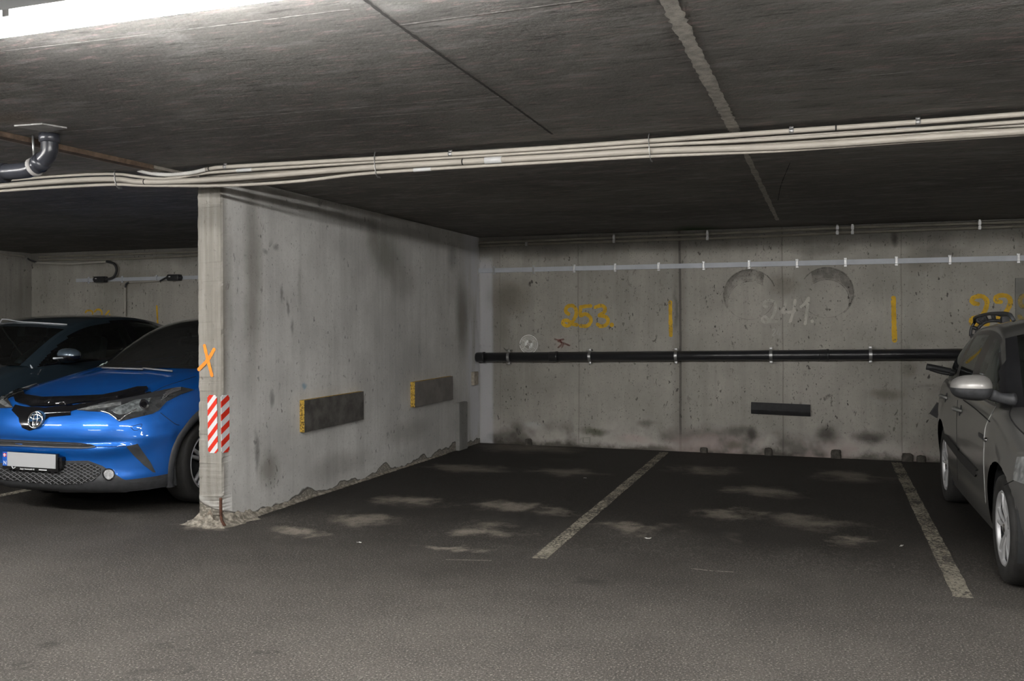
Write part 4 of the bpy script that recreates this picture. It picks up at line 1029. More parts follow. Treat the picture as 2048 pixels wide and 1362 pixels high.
        xs, ys_ = [p[0] for p in poly], [p[1] for p in poly]; y = min(ys_)+step*.5
        while y < max(ys_):
            x = min(xs)+step*.5
            while x < max(xs):
                if inside(x, y) and min((p-Vector((x, y))).length for p in P2[:nb]) > step*.55: P2.append(Vector((x, y)))
                x += step
            y += step
        r = geometry.delaunay_2d_cdt(P2, [(i, (i+1) % nb) for i in range(nb)], [], 1, 1e-5)
        vco, tri = r[0], r[2]
        H = []; bad = set()
        for p in vco:
            H.append(s.hit(p.x, p.y, which))
            if s.miss: bad.add(len(H)-1)
        tri = [t for t in tri if inside(*(sum((vco[q] for q in t), Vector((0, 0)))/len(t)))]
        nbr = {}
        for t in tri:
            for q in t: nbr.setdefault(q, set()).update(t)
        if bad and len(bad) < len(H)*.5:
            for _ in range(30):
                for q in bad:
                    o_ = [H[w_] for w_ in nbr.get(q, ()) if w_ != q and (w_ not in bad or _ > 3)]
                    if o_: H[q] = (sum((h[0] for h in o_), Vector())/len(o_), sum((h[1] for h in o_), Vector()).normalized())
        for _ in range(2):
            for q, ns_ in nbr.items():
                o_ = [H[w_] for w_ in ns_ if w_ != q]; med = Vector([sorted(h[0][c] for h in o_)[len(o_)//2] for c in range(3)])
                if (H[q][0]-med).length > .07: H[q] = (med, min(o_, key=lambda h: (h[0]-med).length)[1])
        def build(sg):
            bm = bmesh.new()
            f3 = lambda q: Vector((q.x*sg, q.y, q.z))
            vs = [bm.verts.new(f3(p+n*off)) for p, n in H]
            for t in tri:
                try: bm.faces.new([vs[q] for q in (t if sg > 0 else t[::-1])])
                except ValueError: pass
            bm.edges.ensure_lookup_table(); ed = [e for e in bm.edges if len(e.link_faces) == 1]; low = {}
            ix = {v: i for i, v in enumerate(vs)}
            for e in ed:
                a_, b_ = e.verts
                for v in (a_, b_):
                    if v not in low: p, n = H[ix[v]]; low[v] = bm.verts.new(f3(p-n*depth))
                try: bm.faces.new((a_, b_, low[b_], low[a_]))
                except ValueError: pass
            bmesh.ops.delete(bm, geom=[v for v in bm.verts if not v.link_faces], context='VERTS')
            return sharp(obj(name, bm, m, parent or s.root), 50)
        o = build(1)
        if mirror: return o, build(-1)
        return o
    def line(s, name, px, w, m, off=.003, ox=0, oy=0, sc=1, n=None, parent=None, mirror=False, which=None):
        pts = catmull([Vector((ox+x/sc, oy+y/sc, 0)) for x, y in px], n or 8*len(px)); H = [s.hit(p.x, p.y, which) for p in pts]; o = None
        for sg in ((1, -1) if mirror else (1,)):
            bm = bmesh.new(); tube(bm, [Vector(((p+q*off).x*sg, (p+q*off).y, (p+q*off).z)) for p, q in H], w/2, 6); o_ = obj(name, bm, m, parent or s.root, True); o = o or o_
        return o

# ---- blue crossover
def chr_bulge(x, y, z):
    b = 0
    for yc in (.93, 3.57): b += .030*math.exp(-((y-yc)/.42)**2)*math.exp(-((z-.62)/.28)**2)*min(1, max(0, (abs(x)-.55)/.25))
    b += .018*math.exp(-((z-.50-.25*max(0, abs(x)-.45))/.05)**2)*min(1, max(0, (abs(x)-.40)/.2))*(1 if y < .5 else 0)
    return b
CHR = dict(W=.895, plan=[(0, 0), (.22, .008), (.42, .04), (.58, .10), (.70, .19), (.79, .31), (.845, .45), (.880, .65), (.893, .93), (.888, 1.5), (.873, 2.2), (.885, 3.0), (.893, 3.57), (.86, 4.0), (.75, 4.22), (.5, 4.33), (.2, 4.355), (0, 4.36)],
    zb=[(0, .19), (.5, .20), (1.3, .20), (3.2, .20), (4.36, .28)], zt=[(0, .845), (.10, .85), (.30, .862), (.55, .90), (.93, .965), (1.3, 1.03), (1.8, 1.06), (2.6, 1.10), (3.6, 1.14), (4.36, 1.10)],
    front=[(.19, .10), (.225, .045), (.30, .012), (.36, .03), (.46, .028), (.515, .002), (.55, .0), (.575, .022), (.60, .006), (.66, .004), (.72, .022), (.78, .055), (.82, .085), (.86, .13), (.95, .16)],
    side=[(0, .05), (.12, .025), (.3, .012), (.5, .012), (.7, .0), (.85, .02), (.95, .055), (1, .085)], rear=[(0, .08), (.2, .0), (.5, .0), (.8, .05), (1, .14)], bulge=chr_bulge,
    crown=[(0, 0), (.06, .018), (.3, .055), (.8, .085), (1.25, .075), (2, .02), (4.36, .01)], cabin=(1.22, 4.1), cabw=.70,
    hood=lambda x, y: .012*math.exp(-((x-.46-.10*y)/.05)**2)*min(1, y/.3)*(1 if y < 1.3 else 0),
    plastic=lambda x, y: .30-.0*x if y < .62 else .33, arches=[(.93, .345, .405), (3.57, .345, .405)], wheels=[(.93, .341, .341), (3.57, .341, .341)], tyre_w=.225, wheel_in=.022, rim_r=.235, spokes=5, twin=(-.13, .13), spw=(.022, .015),
    rim_mat=M_ALLOY, paint=M_BLUE, roofmat=M_GLOSSB, pillarmat=M_GLOSSB, framemat=M_GLOSSB, glassmat=M_GLASS, seats=[(-.38, 2.35), (.38, 2.35)], dist=6.9,
    glass=dict(prof=[(1.08, 1.085, .70), (1.45, 1.275, .66), (1.85, 1.44, .61), (2.25, 1.525, .585), (2.75, 1.545, .57), (3.3, 1.50, .55), (3.8, 1.38, .54), (4.2, 1.18, .56)], curve=[(1.08, .27), (1.9, .14), (2.6, .02), (3.6, -.05), (4.2, -.1)],
               header=2.02, rearheader=3.6, ft=.07, fb=.03, rail=.05, win=[(1.75, 2.55, 0), (2.62, 3.3, .1)], mirror_s=.22))
blue = Car(CHR, (-5.60, 5.27, floorz(6.2)+.0105), 'bright blue crossover parked nose-out beside the partition wall')
# the root tilts with the floor, so lift it to the ground under its front axle
blue.root.location.z = floorz(6.2)+.01*.93; 
k = dict(ox=0, oy=740, sc=4.865)
blue.patch('lower_bumper', [(-40, 905), (560, 882), (860, 880), (1000, 932), (1100, 1000), (1180, 1050), (1262, 1088), (1380, 1088), (1500, 1072), (1602, 1052), (1625, 1100), (1635, 1170), (1400, 1200), (1250, 1196), (850, 1236), (400, 1205), (-40, 1165)], M_TRIM, .006, .02, **k)
grille = blue.patch('lower_grille', [(-40, 945), (560, 930), (700, 905), (900, 912), (985, 950), (985, 1010), (930, 1062), (800, 1100), (600, 1106), (300, 1085), (-40, 1050)], M_DARK, .009, .004, **k)
# mesh of the grille, a lattice laid on the grille surface
bm = bmesh.new()
def ingr(x, y):
    poly = [(-40, 945), (560, 930), (700, 905), (900, 912), (985, 950), (985, 1010), (930, 1062), (800, 1100), (600, 1106), (300, 1085), (-40, 1050)]; c = False
    for (ax, ay), (bx, by) in zip(poly, poly[1:]+poly[:1]):
        if (ay > y) != (by > y) and x < (bx-ax)*(y-ay)/(by-ay)+ax: c = not c
    return c
for sgn in (1, -1):
    for c0 in range(-900, 2300, 62):
        seg = []
        for t_ in range(0, 60):
            yy = 895+t_*4; xx = c0+sgn*(yy-1000)*1.75
            if ingr(xx, yy):
                p, q = blue.hit(xx/4.865, 740+yy/4.865, blue.bvh); seg.append(p+q*.014)
            else:
                if len(seg) > 1: tube(bm, seg, .0034, 4)
                seg = []
        if len(seg) > 1: tube(bm, seg, .0034, 4)
obj('lattice', bm, simple('grille grey', (.10, .10, .105), .4), grille)
sl_ = blue.patch('upper_slit', [(-40, 668), (0, 670), (400, 690), (790, 707), (880, 722), (945, 745), (800, 757), (400, 745), (0, 727), (-40, 724)], M_DARK, .004, .01, **k)
blue.line('slit_bar', [(-40, 697), (400, 716), (800, 732)], .008, M_TRIM, .008, parent=sl_, **k)
blue.line('slit_bar', [(-40, 726), (400, 745), (800, 757), (930, 747)], .010, simple('slit lip', (.12, .12, .125), .4), .006, parent=sl_, **k)
blue.patch('side_intake', [(1228, 742), (1338, 716), (1395, 800), (1465, 900), (1512, 995), (1488, 992), (1400, 925), (1300, 828)], M_TRIM, .005, .012, 4, True, **k)
def circle(cx, cy, rx, ry, n=28): return [(cx+rx*math.cos(2*PI*i/n), cy+ry*math.sin(2*PI*i/n)) for i in range(n)]
for f_ in (blue.patch('fog_light', circle(1060, 1012, 60, 60), M_GLOSSB, .012, .02, 3, True, **k)): pass
blue.patch('fog_lens', circle(1064, 1012, 47, 47), simple('fog glass', (.55, .55, .56), .15, .5, .3, 60), .020, .01, 3, True, **k)
band = blue.patch('nose_band', [(118, 392), (150, 340), (250, 358), (450, 366), (700, 340), (950, 306), (1200, 266), (1470, 212), (1475, 230), (1200, 288), (1000, 322), (745, 387), (690, 402), (690, 440), (480, 458), (425, 500), (370, 562), (290, 590), (222, 562), (192, 505), (186, 465)], M_GLOSSB, .006, .015, 4, **k)
bm_ = blue.line('nose_band_edge', [(395, 440), (480, 425), (690, 412)], .008, M_CHROME, .012, **k); bm_.name = 'chrome_strip'
blue.patch('hood_deflector', [(104, 236), (140, 190), (182, 152), (215, 162), (245, 258), (420, 284), (700, 275), (1000, 262), (1200, 220), (1340, 182), (1425, 178), (1440, 200), (1400, 225), (1200, 262), (950, 302), (700, 334), (450, 360), (300, 356), (180, 330)], M_GLOSSB, .022, .01, 4, **k)
h1, h2 = blue.patch('headlight', [(745, 391), (900, 345), (1000, 320), (1200, 285), (1350, 255), (1480, 222), (1600, 195), (1700, 176), (1760, 170), (1890, 194), (1750, 243), (1620, 310), (1540, 395), (1480, 427), (1160, 502), (1060, 432), (980, 408), (860, 402)], simple('headlight dark', (.055, .057, .06), .12, .3, .3, 20, coat=1.0), .007, .015, 4, True, **k)
blue.patch('led_strip', [(755, 390), (900, 358), (1100, 326), (1180, 318), (1180, 345), (1050, 366), (860, 390)], M_LENS, .010, .004, 3, True, h1, **k)
blue.patch('lens_housing', [(1080, 395), (1180, 350), (1300, 305), (1475, 275), (1440, 330), (1380, 400), (1160, 440)], simple('lens clear', (.30, .33, .34), .12, .6, .5, 30, coat=1.0), .010, .004, 3, True, h1, **k)
blue.patch('projector', circle(1400, 345, 46, 44), M_CHROME, .017, .006, 3, True, h1, **k)
blue.patch('projector_lens', circle(1395, 350, 30, 29), M_GLOSSB, .022, .006, 3, True, h1, **k)
blue.line('chrome_edge', [(980, 404), (1060, 425), (1120, 465), (1162, 492), (1220, 445), (1330, 385)], .012, M_CHROME, .012, parent=h1, mirror=True, **k)
for i_ in range(4): blue.line('tail_rib', [(1560+i_*16, 300-i_*24), (1660+i_*8, 236-i_*14), (1760, 200-i_*8)], .004, simple('rib grey', (.22, .22, .22), .3), .011, parent=h1, mirror=True, **k)
blue.line('washer_seam', [(1270, 550), (1320, 536), (1382, 526), (1350, 575), (1305, 586), (1272, 552)], .004, M_DARK, .0, n=40, mirror=True, **k)
blue.line('hood_seam', [(1475, 222), (1600, 160), (1750, 110), (1905, 60)], .006, M_DARK, .0, **k)
blue.line('fascia_seam', [(1560, 415), (1700, 520), (1745, 535)], .005, M_DARK, .0, **k)
blue.line('bumper_seam', [(945, 745), (1100, 745), (1225, 738)], .006, simple('deep blue seam', (.0, .02, .1), .5), .001, **k)  # thin deep blue line from the slit to the side intake
# emblem: three ovals inside a ring
p_, n_ = blue.hit(318/4.865, 740+480/4.865, blue.bvh); p_.x = 0.0
em = Vector((0.0, p_.y-.018, p_.z)); E_R = Matrix.Rotation(math.radians(-12), 3, 'X')
def oval(bm, rx, rz, r, cz=0, cx=0, dy=0.0): tube(bm, [em+E_R @ Vector((cx+rx*math.cos(2*PI*i/40), dy, cz+rz*math.sin(2*PI*i/40))) for i in range(41)], r, 8, caps=False)
bm = bmesh.new(); lathe(bm, [(1e-4, .0), (.070, .0), (.073, -.015), (1e-4, -.015)], 40, Matrix.Translation(em+Vector((0, .008, 0))) @ (E_R @ Matrix.Rotation(-PI/2, 3, 'Z')).to_4x4())
e_ = obj('emblem', bm, simple('emblem blue', (.05, .13, .26), .15, .3, coat=1.0), blue.root)
bm = bmesh.new(); oval(bm, .066, .066*.92, .006, 0, 0, -.006); oval(bm, .050, .017, .0045, .022, 0, -.006); oval(bm, .019, .054, .0045, 0, 0, -.008)
obj('emblem_ovals', bm, M_CHROME, e_, True)
# number plate in its frame, blank, with a country band
p_, _ = blue.hit(60, 918, blue.bvh); py_ = min(p_.y, blue.hit(20, 918, blue.bvh)[0].y)-.052; pz = p_.z; pxo = -.03
bm = bmesh.new(); box(bm, (pxo, py_+.012, pz-.008), (.535, .024, .135), .006); box(bm, (pxo+.04, py_+.045, pz-.01), (.50, .06, .09), .01)
pf = sharp(obj('plate_frame', bm, M_GLOSSB, blue.root))
bm = bmesh.new(); box(bm, (pxo+.021, py_-.003, pz+.003), (.468, .004, .106), .001); obj('plate', bm, simple('plate grey', (.40, .405, .415), .45, 0, .01), pf)
bm = bmesh.new(); box(bm, (pxo-.236, py_-.003, pz+.003), (.046, .004, .106), .001); obj('country_band', bm, simple('plate blue', (.01, .10, .50), .4, 0, .02), pf)
TM = lambda x, z, s_=1: Matrix.Translation((x, py_-.0058, z)) @ Matrix.Rotation(PI/2, 4, 'X')
obj('plate_letter', text_bm('N', .042, TM(pxo-.234, pz-.028)), M_WHITE, pf)
bm = bmesh.new(); box(bm, (pxo-.236, py_-.0056, pz+.032), (.030, .0012, .026)); fl = obj('flag', bm, simple('flag red', (.62, .05, .05), .4), pf)
bm = bmesh.new(); box(bm, (pxo-.239, py_-.0064, pz+.032), (.006, .001, .026)); box(bm, (pxo-.236, py_-.0064, pz+.032), (.030, .001, .006)); obj('flag_cross', bm, M_WHITE, pf)
obj('dealer_text', text_bm('Jæger Automobil AS', .017, TM(pxo-.015, pz-.065)), M_WHITE, pf)
bm = bmesh.new(); box(bm, (pxo+.13, py_-.0008, pz-.065), (.075, .002, .007)); box(bm, (pxo-.145, py_-.0008, pz-.062), (.022, .002, .005), 0, Matrix.Rotation(-.5, 3, 'Y')); box(bm, (pxo-.165, py_-.0008, pz-.060), (.022, .002, .006), 0, Matrix.Rotation(.9, 3, 'Y')); obj('dealer_mark', bm, M_WHITE, pf)
# wheel arch cladding
for yc in (.93, 3.57):
    for sg in (1, -1):
        bm = bmesh.new(); A = []; n_ = 40
        for i in range(n_+1):
            th = math.radians(-22+224*i/n_); row = []
            for R_, ins in ((.402, .03), (.404, -.004), (.43, -.012), (.462, -.008), (.47, .02)):
                y_, z_ = yc+R_*math.cos(th), .345+R_*math.sin(th)
                h_ = blue.bvh.ray_cast(blue.M @ Vector((sg*3, y_, max(z_, .215))), Vector((-sg, 0, 0))); x_ = abs((blue.Mi @ h_[0]).x) if h_[0] else .87
                row.append(bm.verts.new((sg*(x_-ins), y_, max(.19, z_))))
            A.append(row)
        for a1, b1 in zip(A, A[1:]):
            for q in range(4): bm.faces.new((a1[q], a1[q+1], b1[q+1], b1[q]))
        obj('wheel_arch_trim', bm, M_TRIM, blue.root, True)
# wipers, sticker, window edge strip
bm = bmesh.new()
for A_, B_ in (((205, 741), (286, 744)), ((286, 742), (345, 748))):
    P_ = [blue.hit(A_[0]+(B_[0]-A_[0])*i/8, A_[1]+(B_[1]-A_[1])*i/8-1.5) for i in range(9)]; tube(bm, [p+q*.02 for p, q in P_], .008, 6)
obj('wiper', bm, simple('wiper grey', (.16, .16, .16), .4), blue.root, True)
blue.patch('permit_sticker', [(196, 730), (206, 723), (215, 723), (206, 731)], simple('sticker pale', (.45, .55, .52), .6), .006, .002, 3, which=blue.gbvh)
blue.patch('window_panel', [(344, 724), (348, 720), (387, 720), (389, 733), (386, 736), (343, 735)], simple('grey panel', (.075, .10, .105), .7), -.05, .06, 4, which=blue.gbvh)
bm = bmesh.new(); P_ = [blue.hit(x, y, blue.gbvh) for x, y in ((352, 722), (362, 702), (373, 685))]; tube(bm, [p-q*.12 for p, q in P_], .02, 8, 12); P_ = [blue.hit(x, y, blue.gbvh) for x, y in ((367, 720), (374, 704), (380, 690))]; tube(bm, [p-q*.12 for p, q in P_], .010, 8, 12)
obj('seat_belt', bm, simple('belt grey', (.13, .17, .17), .8), blue.root, True)
bm = bmesh.new(); P_ = [blue.hit(x, y, blue.gbvh) for x, y in ((368, 683), (376, 686), (380, 681), (386, 686), (391, 681))]; tube(bm, [p-q*.12 for p, q in P_], .014, 8, 16); obj('grab_handle', bm, simple('handle grey', (.2, .24, .24), .6), blue.root, True)

# ---- dark fastback behind it
DRK = dict(W=.93, plan=[(0, 0), (.3, .02), (.55, .09), (.74, .24), (.86, .5), (.92, .95), (.92, 1.6), (.91, 2.4), (.92, 3.2), (.91, 3.8), (.84, 4.3), (.6, 4.55), (.25, 4.63), (0, 4.64)],
    zb=[(0, .2), (4.64, .25)], zt=[(0, .80), (.3, .84), (.9, .95), (1.3, 1.03), (2, 1.07), (3, 1.10), (3.8, 1.13), (4.64, 1.08)],
    front=[(.2, .1), (.3, .02), (.5, .0), (.65, .01), (.75, .05), (.85, .12)], side=[(0, .05), (.2, .015), (.5, .0), (.75, .0), (.9, .03), (1, .07)], rear=[(0, .08), (.3, .0), (.7, .02), (1, .1)],
    crown=[(0, 0), (.08, .02), (.4, .05), (1.0, .08), (1.3, .07), (2, .02), (4.64, .02)], cabin=(1.3, 4.3), cabw=.76, arches=[(.9, .34, .39), (3.7, .34, .39)], wheels=[(.9, .34, .34), (3.7, .34, .34)], tyre_w=.22, wheel_in=.02, rim_r=.235, spokes=5, twin=(0,), spw=(.03, .03),
    rim_mat=M_ALLOYD, paint=M_NAVY, roofmat=M_NAVY, pillarmat=M_NAVY, framemat=M_GLOSSB, glassmat=M_GLASS2, seats=[(-.40, 2.45), (.40, 2.45)], dist=9.0,
    glass=dict(prof=[(.98, 1.09, .76), (1.35, 1.26, .70), (1.75, 1.42, .635), (2.2, 1.535, .60), (2.8, 1.575, .585), (3.3, 1.535, .57), (3.8, 1.42, .55), (4.3, 1.22, .55)], curve=[(.98, .34), (1.8, .16), (2.6, .02), (4.3, -.1)], header=1.80, trim=1, rearheader=3.75, ft=.055, fb=.02, rail=.04,
               win=[(1.2, 2.72, 0), (2.86, 3.75, 0)], mirror_s=.17, wv=.93, bow=.05))
dark = Car(DRK, (-8.06, 5.45, floorz(6.3)+.01*.9), 'dark slate fastback car parked behind the blue crossover, half hidden')
hd = [on for on in ()]
P_ = [dark.hit(x, y, dark.gbvh) for x, y in ((-25, 647), (0, 645.5), (45, 645), (95, 647.5), (134, 650))]
bm = bmesh.new(); tube(bm, [p+q*.006 for p, q in P_], .007, 6, 30); obj('header_strip', bm, simple('bright strip', (.6, .62, .65), .3, .3), dark.root, True)
# door mirror of the dark car
def door_mirror(car, cx, cy, cz, w_, h_, sg, cap_m, low_m, strip=None):
    t_ = None
    bm = bmesh.new(); bmesh.ops.create_uvsphere(bm, u_segments=28, v_segments=16, radius=1)
    for v in bm.verts:
        q = v.co; sx = abs(q.x)**.72*(1 if q.x > 0 else -1); sz = abs(q.z)**.8*(1 if q.z > 0 else -1)
        v.co = Vector((sx*w_/2, q.y*(.10 if q.y < 0 else .05), sz*h_/2*(1.0+.12*sx*-sg)))
    for f in bm.faces:
        f.material_index = 0 if f.calc_center_median().z > -h_*.02 else 1
    bmesh.ops.translate(bm, verts=bm.verts, vec=(cx, cy, cz)); o = obj('door_mirror', bm, parent=car.root, smooth=True, mats=[cap_m, low_m])
    bm = bmesh.new(); inx = cx-sg*w_*.45; tube(bm, [(inx, cy, cz-h_*.25), (inx-sg*.06, cy+.02, cz-h_*.40), (inx-sg*.13, cy+.04, cz-h_*.45)], [.035, .03, .04], 10, 8); obj('mirror_foot', bm, low_m, o, True)
    bm = bmesh.new(); disc(bm, (cx, cy+.046, cz), (0, 1, 0), h_*.42, 24, .002); bmesh.ops.scale(bm, verts=bm.verts, vec=(w_/h_*.95, 1, 1), space=Matrix.Translation((-cx, -cy, -cz))); obj('mirror_glass', bm, M_CHROME, o)
    return o
q_ = dark.Mi @ atX(140, 711, -7.06)
mo = door_mirror(dark, q_.x, q_.y, q_.z, .25, .145, 1, simple('slate mirror cap', (.10, .135, .17), .25, .4, coat=1.0), M_GLOSSB)
a_, b_ = dark.Mi @ atX(124, 716, -7.06), dark.Mi @ atX(172, 713, -7.06)
bm = bmesh.new(); tube(bm, [a_+Vector((0, -.105, 0)), (a_+b_)/2+Vector((0, -.115, 0)), b_+Vector((-.03, -.06, 0))], .009, 8, 10); obj('indicator_strip', bm, simple('mirror strip', (.7, .72, .75), .3), mo, True)
q2 = dark.Mi @ atX(140, 711, -9.02)
door_mirror(dark, -q_.x, q_.y, q_.z, .25, .145, -1, simple('slate mirror cap far', (.10, .135, .17), .25, .4, coat=1.0), M_GLOSSB)
bm = bmesh.new(); ax = dark.Mi @ atY(250, 632, 8.9); box(bm, (0, 3.45, 1.525), (.05, .14, .05), .02); obj('roof_antenna', bm, M_NAVY, dark.root)
bm = bmesh.new(); lathe(bm, [(.185, -.012), (.200, 0), (.185, .012)], 32, Matrix.Translation((.38, 1.72, 1.10)) @ Matrix.Rotation(PI/2+.4, 4, 'Z'), True); obj('steering_wheel', bm, M_INT, dark.root, True)

# ---- silver estate at the right
SIL = dict(W=.82, plan=[(0, 0), (.25, .015), (.46, .07), (.62, .19), (.73, .36), (.79, .58), (.815, .85), (.82, 1.4), (.82, 2.2), (.82, 3.0), (.815, 3.5), (.78, 3.9), (.66, 4.12), (.4, 4.2), (0, 4.22)],
    zb=[(0, .2), (.8, .2), (3.3, .2), (4.22, .26)], zt=[(0, .70), (.2, .74), (.55, .83), (.85, .895), (1.1, .925), (1.6, .935), (2.4, .95), (3.2, .97), (4.22, .97)],
    front=[(.2, .1), (.27, .03), (.4, .0), (.55, .0), (.65, .02), (.72, .06), (.8, .12)], side=[(0, .045), (.1, .02), (.3, .004), (.5, .0), (.68, .004), (.86, .02), (.95, .04), (1, .065)], rear=[(0, .06), (.3, .0), (.6, .0), (1, .06)],
    crown=[(0, 0), (.08, .03), (.4, .07), (1.0, .085), (1.3, .06), (2, .02), (4.2, .01)], cabin=(1.2, 4.05), cabw=.66, bulge=lambda x, y, z: sum(.022*math.exp(-((y-c)/.36)**2)*math.exp(-((z-.55)/.2)**2)*min(1, max(0, (abs(x)-.5)/.25)) for c in (.85, 3.30)),
    arches=[(.85, .315, .355), (3.30, .315, .355)], wheels=[(.85, .302, .302), (3.30, .302, .302)], tyre_w=.19, wheel_in=.012, rim_r=.204, spokes=5, twin=(-.19, .19), spw=(.011, .015),
    rim_mat=M_ALLOY, paint=M_SILV, roofmat=M_SILV, pillarmat=M_BLACKPL, framemat=M_BLACKPL, glassmat=M_GLASS3, seats=[(-.35, 2.1), (.35, 2.1)], dist=6.0,
    glass=dict(prof=[(.98, .985, .70), (1.3, 1.17, .665), (1.65, 1.35, .62), (1.98, 1.465, .585), (2.5, 1.505, .575), (3.2, 1.48, .56), (3.7, 1.41, .545), (3.98, 1.30, .54), (4.16, 1.04, .58)], curve=[(.98, .24), (1.6, .13), (2.2, .02), (3.5, -.02), (4.16, -.1)], header=1.84, trim=1, rearheader=3.86, ft=.05, fb=.02, rail=.03,
               win=[(1.22, 2.20, 0), (2.44, 3.06, 0), (3.22, 3.72, 0)], mirror_s=.2, wv=.90, crown=.075, bow=.03))
silver = Car(SIL, (1.765, 4.83, floorz(5.68)+.01*.85), 'grey silver estate car parked nose-out at the right edge')
k2 = dict(ox=1780, oy=600, sc=2.347, which=silver.bvh)
silver.patch('side_moulding', [(255, 628), (272, 636), (345, 722), (422, 802), (422, 836), (405, 830), (340, 762), (285, 690), (258, 652)], M_TYRE, .012, .006, 4, **k2)
silver.line('door_seam', [(503, 492), (478, 535), (452, 590), (443, 650)], .005, simple('seam highlight', (.42, .42, .41), .5), .002, **k2)  # pale line paints the highlight along the door edge
silver.line('door_seam', [(443, 660), (440, 760), (444, 860), (450, 955)], .005, simple('seam highlight low', (.30, .30, .29), .5), .001, **k2)  # lower, dimmer run of the painted door edge highlight
silver.line('door_seam', [(318, 470), (313, 560), (314, 700), (318, 845)], .005, M_DARK, .0, **k2)
silver.line('belt_shade', [(345, 470), (400, 510), (470, 572)], .008, M_DARK, .001, **k2)  # dark line paints the reflection and shade under the belt
silver.line('hood_seam', [(573, 492), (562, 540), (585, 585), (640, 640)], .008, M_DARK, .001, ox=1780, oy=600, sc=2.347)
silver.line('bumper_seam', [(536, 868), (585, 845), (640, 822)], .006, M_DARK, .0, **k2)
silver.patch('badge', [(419, 622), (442, 634), (442, 656), (419, 642)], M_TRIM, .006, .004, 3, **k2)
for cx, cy, lb in ((452, 656, None), (330, 518, None), (263, 458, None)):
    p, q = silver.hit(1780+cx/2.347, 600+cy/2.347, silver.bvh)
    bm = bmesh.new()
    if cx == 452: lathe(bm, [(1e-4, -.012), (.012, -.010), (.014, 0), (.02, .004)], 16, Matrix.Translation(p) @ q.to_track_quat('-X', 'Z').to_matrix().to_4x4()); nm = 'side_knob'
    else:
        tube(bm, [p+Vector((0, -.09, .0)), p+q*.035+Vector((0, -.06, .004)), p+q*.04, p+q*.035+Vector((0, .06, .004)), p+Vector((0, .09, 0))], .013, 8, 16); nm = 'door_handle'
    obj(nm, bm, M_CHROME if cx == 452 else simple('handle silver', (.26, .26, .25), .3, .5), silver.root, True)
    if cx != 452:
        bm = bmesh.new(); lathe(bm, [(1e-4, -.004), (.038, -.003), (.042, .004)], 20, Matrix.Translation(p) @ q.to_track_quat('-X', 'Z').to_matrix().to_4x4()); obj('handle_cup', bm, M_TRIM, silver.root, True)
q_ = silver.Mi @ atY(1942, 775, 5.90)
door_mirror(silver, q_.x, q_.y, q_.z, .225, .15, -1, simple('silver mirror cap', (.33, .32, .305), .42, .4, coat=.25), M_TRIM)
door_mirror(silver, -q_.x, q_.y, q_.z, .225, .15, 1, simple('silver mirror cap far', (.40, .385, .365), .3, .5, coat=.8), M_TRIM)
for sg in (1, -1):                         # headlights sit round the front corners
    bm = bmesh.new(); A = []
    for i in range(17):
        row = []
        for j in range(7):
            y_ = .14+.42*i/16; z_ = .60+.02*i/16+(.13+.045*i/16)*j/6*(1-.25*(i/16)**3)
            xs_ = 0.45+.36*(i/16)**.6
            h_ = silver.bvh.find_nearest(silver.M @ Vector((sg*xs_, y_, z_))); p = silver.Mi @ h_[0]; n_ = silver.Mi.to_3x3() @ h_[1]
            n_ = n_ if n_.x*sg > 0 or n_.y < 0 else -n_; row.append(bm.verts.new(p+n_*.006))
        A.append(row)
    for a1, b1 in zip(A, A[1:]):
        for j in range(6): bm.faces.new((a1[j], a1[j+1], b1[j+1], b1[j]))
    obj('headlight', bm, M_LENS, silver.root, True)
bm = bmesh.new(); box(bm, (0, .0, .47), (.52, .03, .12), .01); obj('plate', bm, M_TRIM, silver.root)
bm = bmesh.new(); box(bm, (0, .02, .66), (.70, .05, .10), .02); obj('front_grille', bm, M_GLOSSB, silver.root)
bm = bmesh.new(); box(bm, (0, .03, .32), (1.1, .06, .10), .02); obj('lower_grille', bm, M_TRIM, silver.root)
bm = bmesh.new()
for sg in (1, -1): tube(bm, [(sg*.53, 2.0, 1.47), (sg*.545, 2.1, 1.515), (sg*.54, 2.9, 1.525), (sg*.53, 3.6, 1.50), (sg*.52, 3.7, 1.46)], .013, 8, 24)
obj('roof_rail', bm, M_TRIM, silver.root, True)
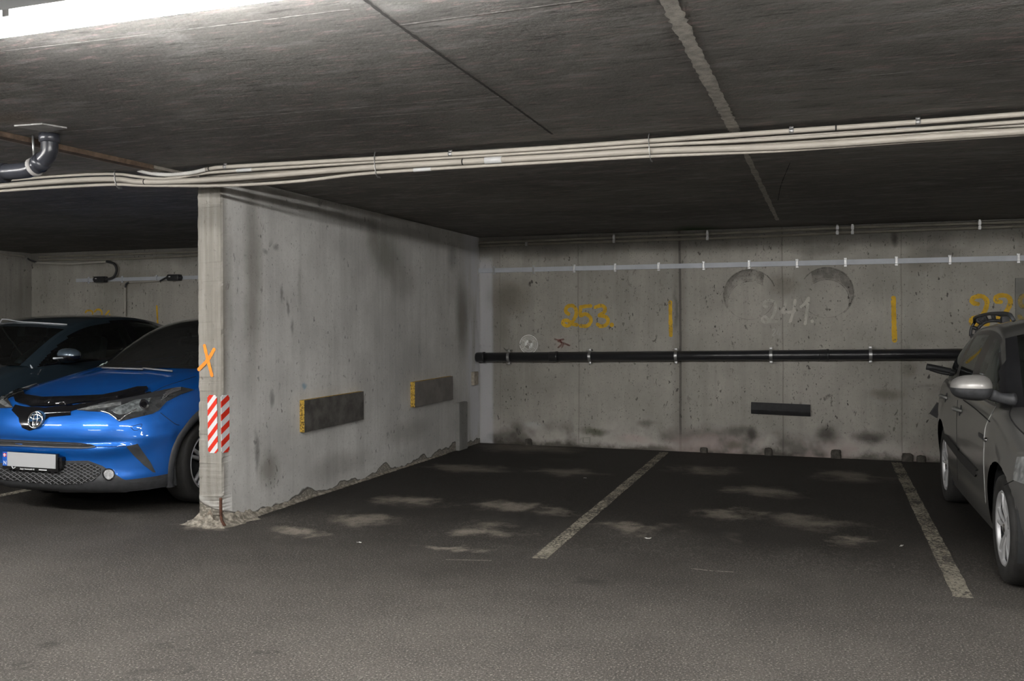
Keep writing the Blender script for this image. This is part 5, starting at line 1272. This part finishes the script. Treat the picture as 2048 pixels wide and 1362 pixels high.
# bicycle carrier strapped to the tail of the silver car
Yc = 4.83+4.36
bc = empty('bicycle_carrier', (1.75, Yc, .6), 'black bicycle carrier mounted on the tail of the silver car', 'carrier')
base = Vector((1.75, Yc, .6))
def rc(px, py, Y=None): return atY(px, py, Y or Yc)-base
bm = bmesh.new()
o_arc = [(1941, 672), (1942, 660), (1947, 648), (1956, 637), (1968, 630), (1982, 627.5), (1996, 629), (2010, 634)]
i_arc = [(1952, 672), (1955, 660), (1962, 650), (1972, 643.5), (1984, 641), (1996, 641.5), (2008, 644)]
po, pi_ = catmull([rc(*p) for p in o_arc], 40), catmull([rc(*p) for p in i_arc], 40)
tube(bm, po, .013, 8); tube(bm, pi_, .016, 8)
for i in (0, 8, 15, 22, 29, 39): tube(bm, [po[i], pi_[i]], .018, 8)
for i in range(16, 22): tube(bm, [po[i], pi_[i]], .012, 6)
obj('hoop', bm, M_RUBBER, bc, True)
c_ = rc(2010, 641); bm = bmesh.new(); box(bm, c_, (.075, .10, .09), .03); sharp(obj('clamp', bm, M_RUBBER, bc), 40)
bm = bmesh.new(); tube(bm, [pi_[0], Vector((-.30, -.0, .35)), Vector((-.32, 0, -.05))], .018, 8, 20); tube(bm, [c_, Vector((.30, 0, .5)), Vector((.32, 0, -.05))], .018, 8, 20); tube(bm, [(-.5, 0, -.05), (.5, 0, -.05)], .02, 8)
tube(bm, [(0, -.02, -.05), (0, -.07, -.08), (0, -.12, -.10)], .025, 8)
obj('frame', bm, M_RUBBER, bc, True)
bm = bmesh.new(); tube(bm, [rc(1853, 733), rc(1880, 738), rc(1912, 745)], [.03, .028, .026], 10, 14); tube(bm, [rc(1860, 738), rc(1885, 745), rc(1912, 749)], .018, 8, 12); tube(bm, [rc(1912, 747), Vector((-.30, 0, .38))], .022, 8); obj('arm', bm, M_RUBBER, bc, True)
bm = bmesh.new(); prism(bm, [rc(1860, 828), rc(1875, 805), rc(1890, 812), rc(1890, 838), rc(1873, 836)], Vector((0, .05, 0))); tube(bm, [rc(1885, 824)+Vector((0, .02, 0)), Vector((-.5, 0, -.05))], .015, 8); obj('lamp_board', bm, M_RUBBER, bc)
# ------------------------------------------------------------------ world and view
w = bpy.data.worlds.new('world'); bpy.context.scene.world = w; w.use_nodes = True
w.node_tree.nodes['Background'].inputs[0].default_value = (.9, .92, 1, 1); w.node_tree.nodes['Background'].inputs[1].default_value = .05
sc = bpy.context.scene
sc.view_settings.view_transform = 'Standard'; sc.view_settings.look = 'None'; sc.view_settings.exposure = 0.0
sc.cycles.use_denoising = True; sc.cycles.max_bounces = 7; sc.cycles.diffuse_bounces = 5; sc.cycles.transparent_max_bounces = 16
sc.cycles.use_adaptive_sampling = True; sc.cycles.adaptive_threshold = .1; sc.cycles.adaptive_min_samples = 12
sc.cycles.sample_clamp_indirect = 6
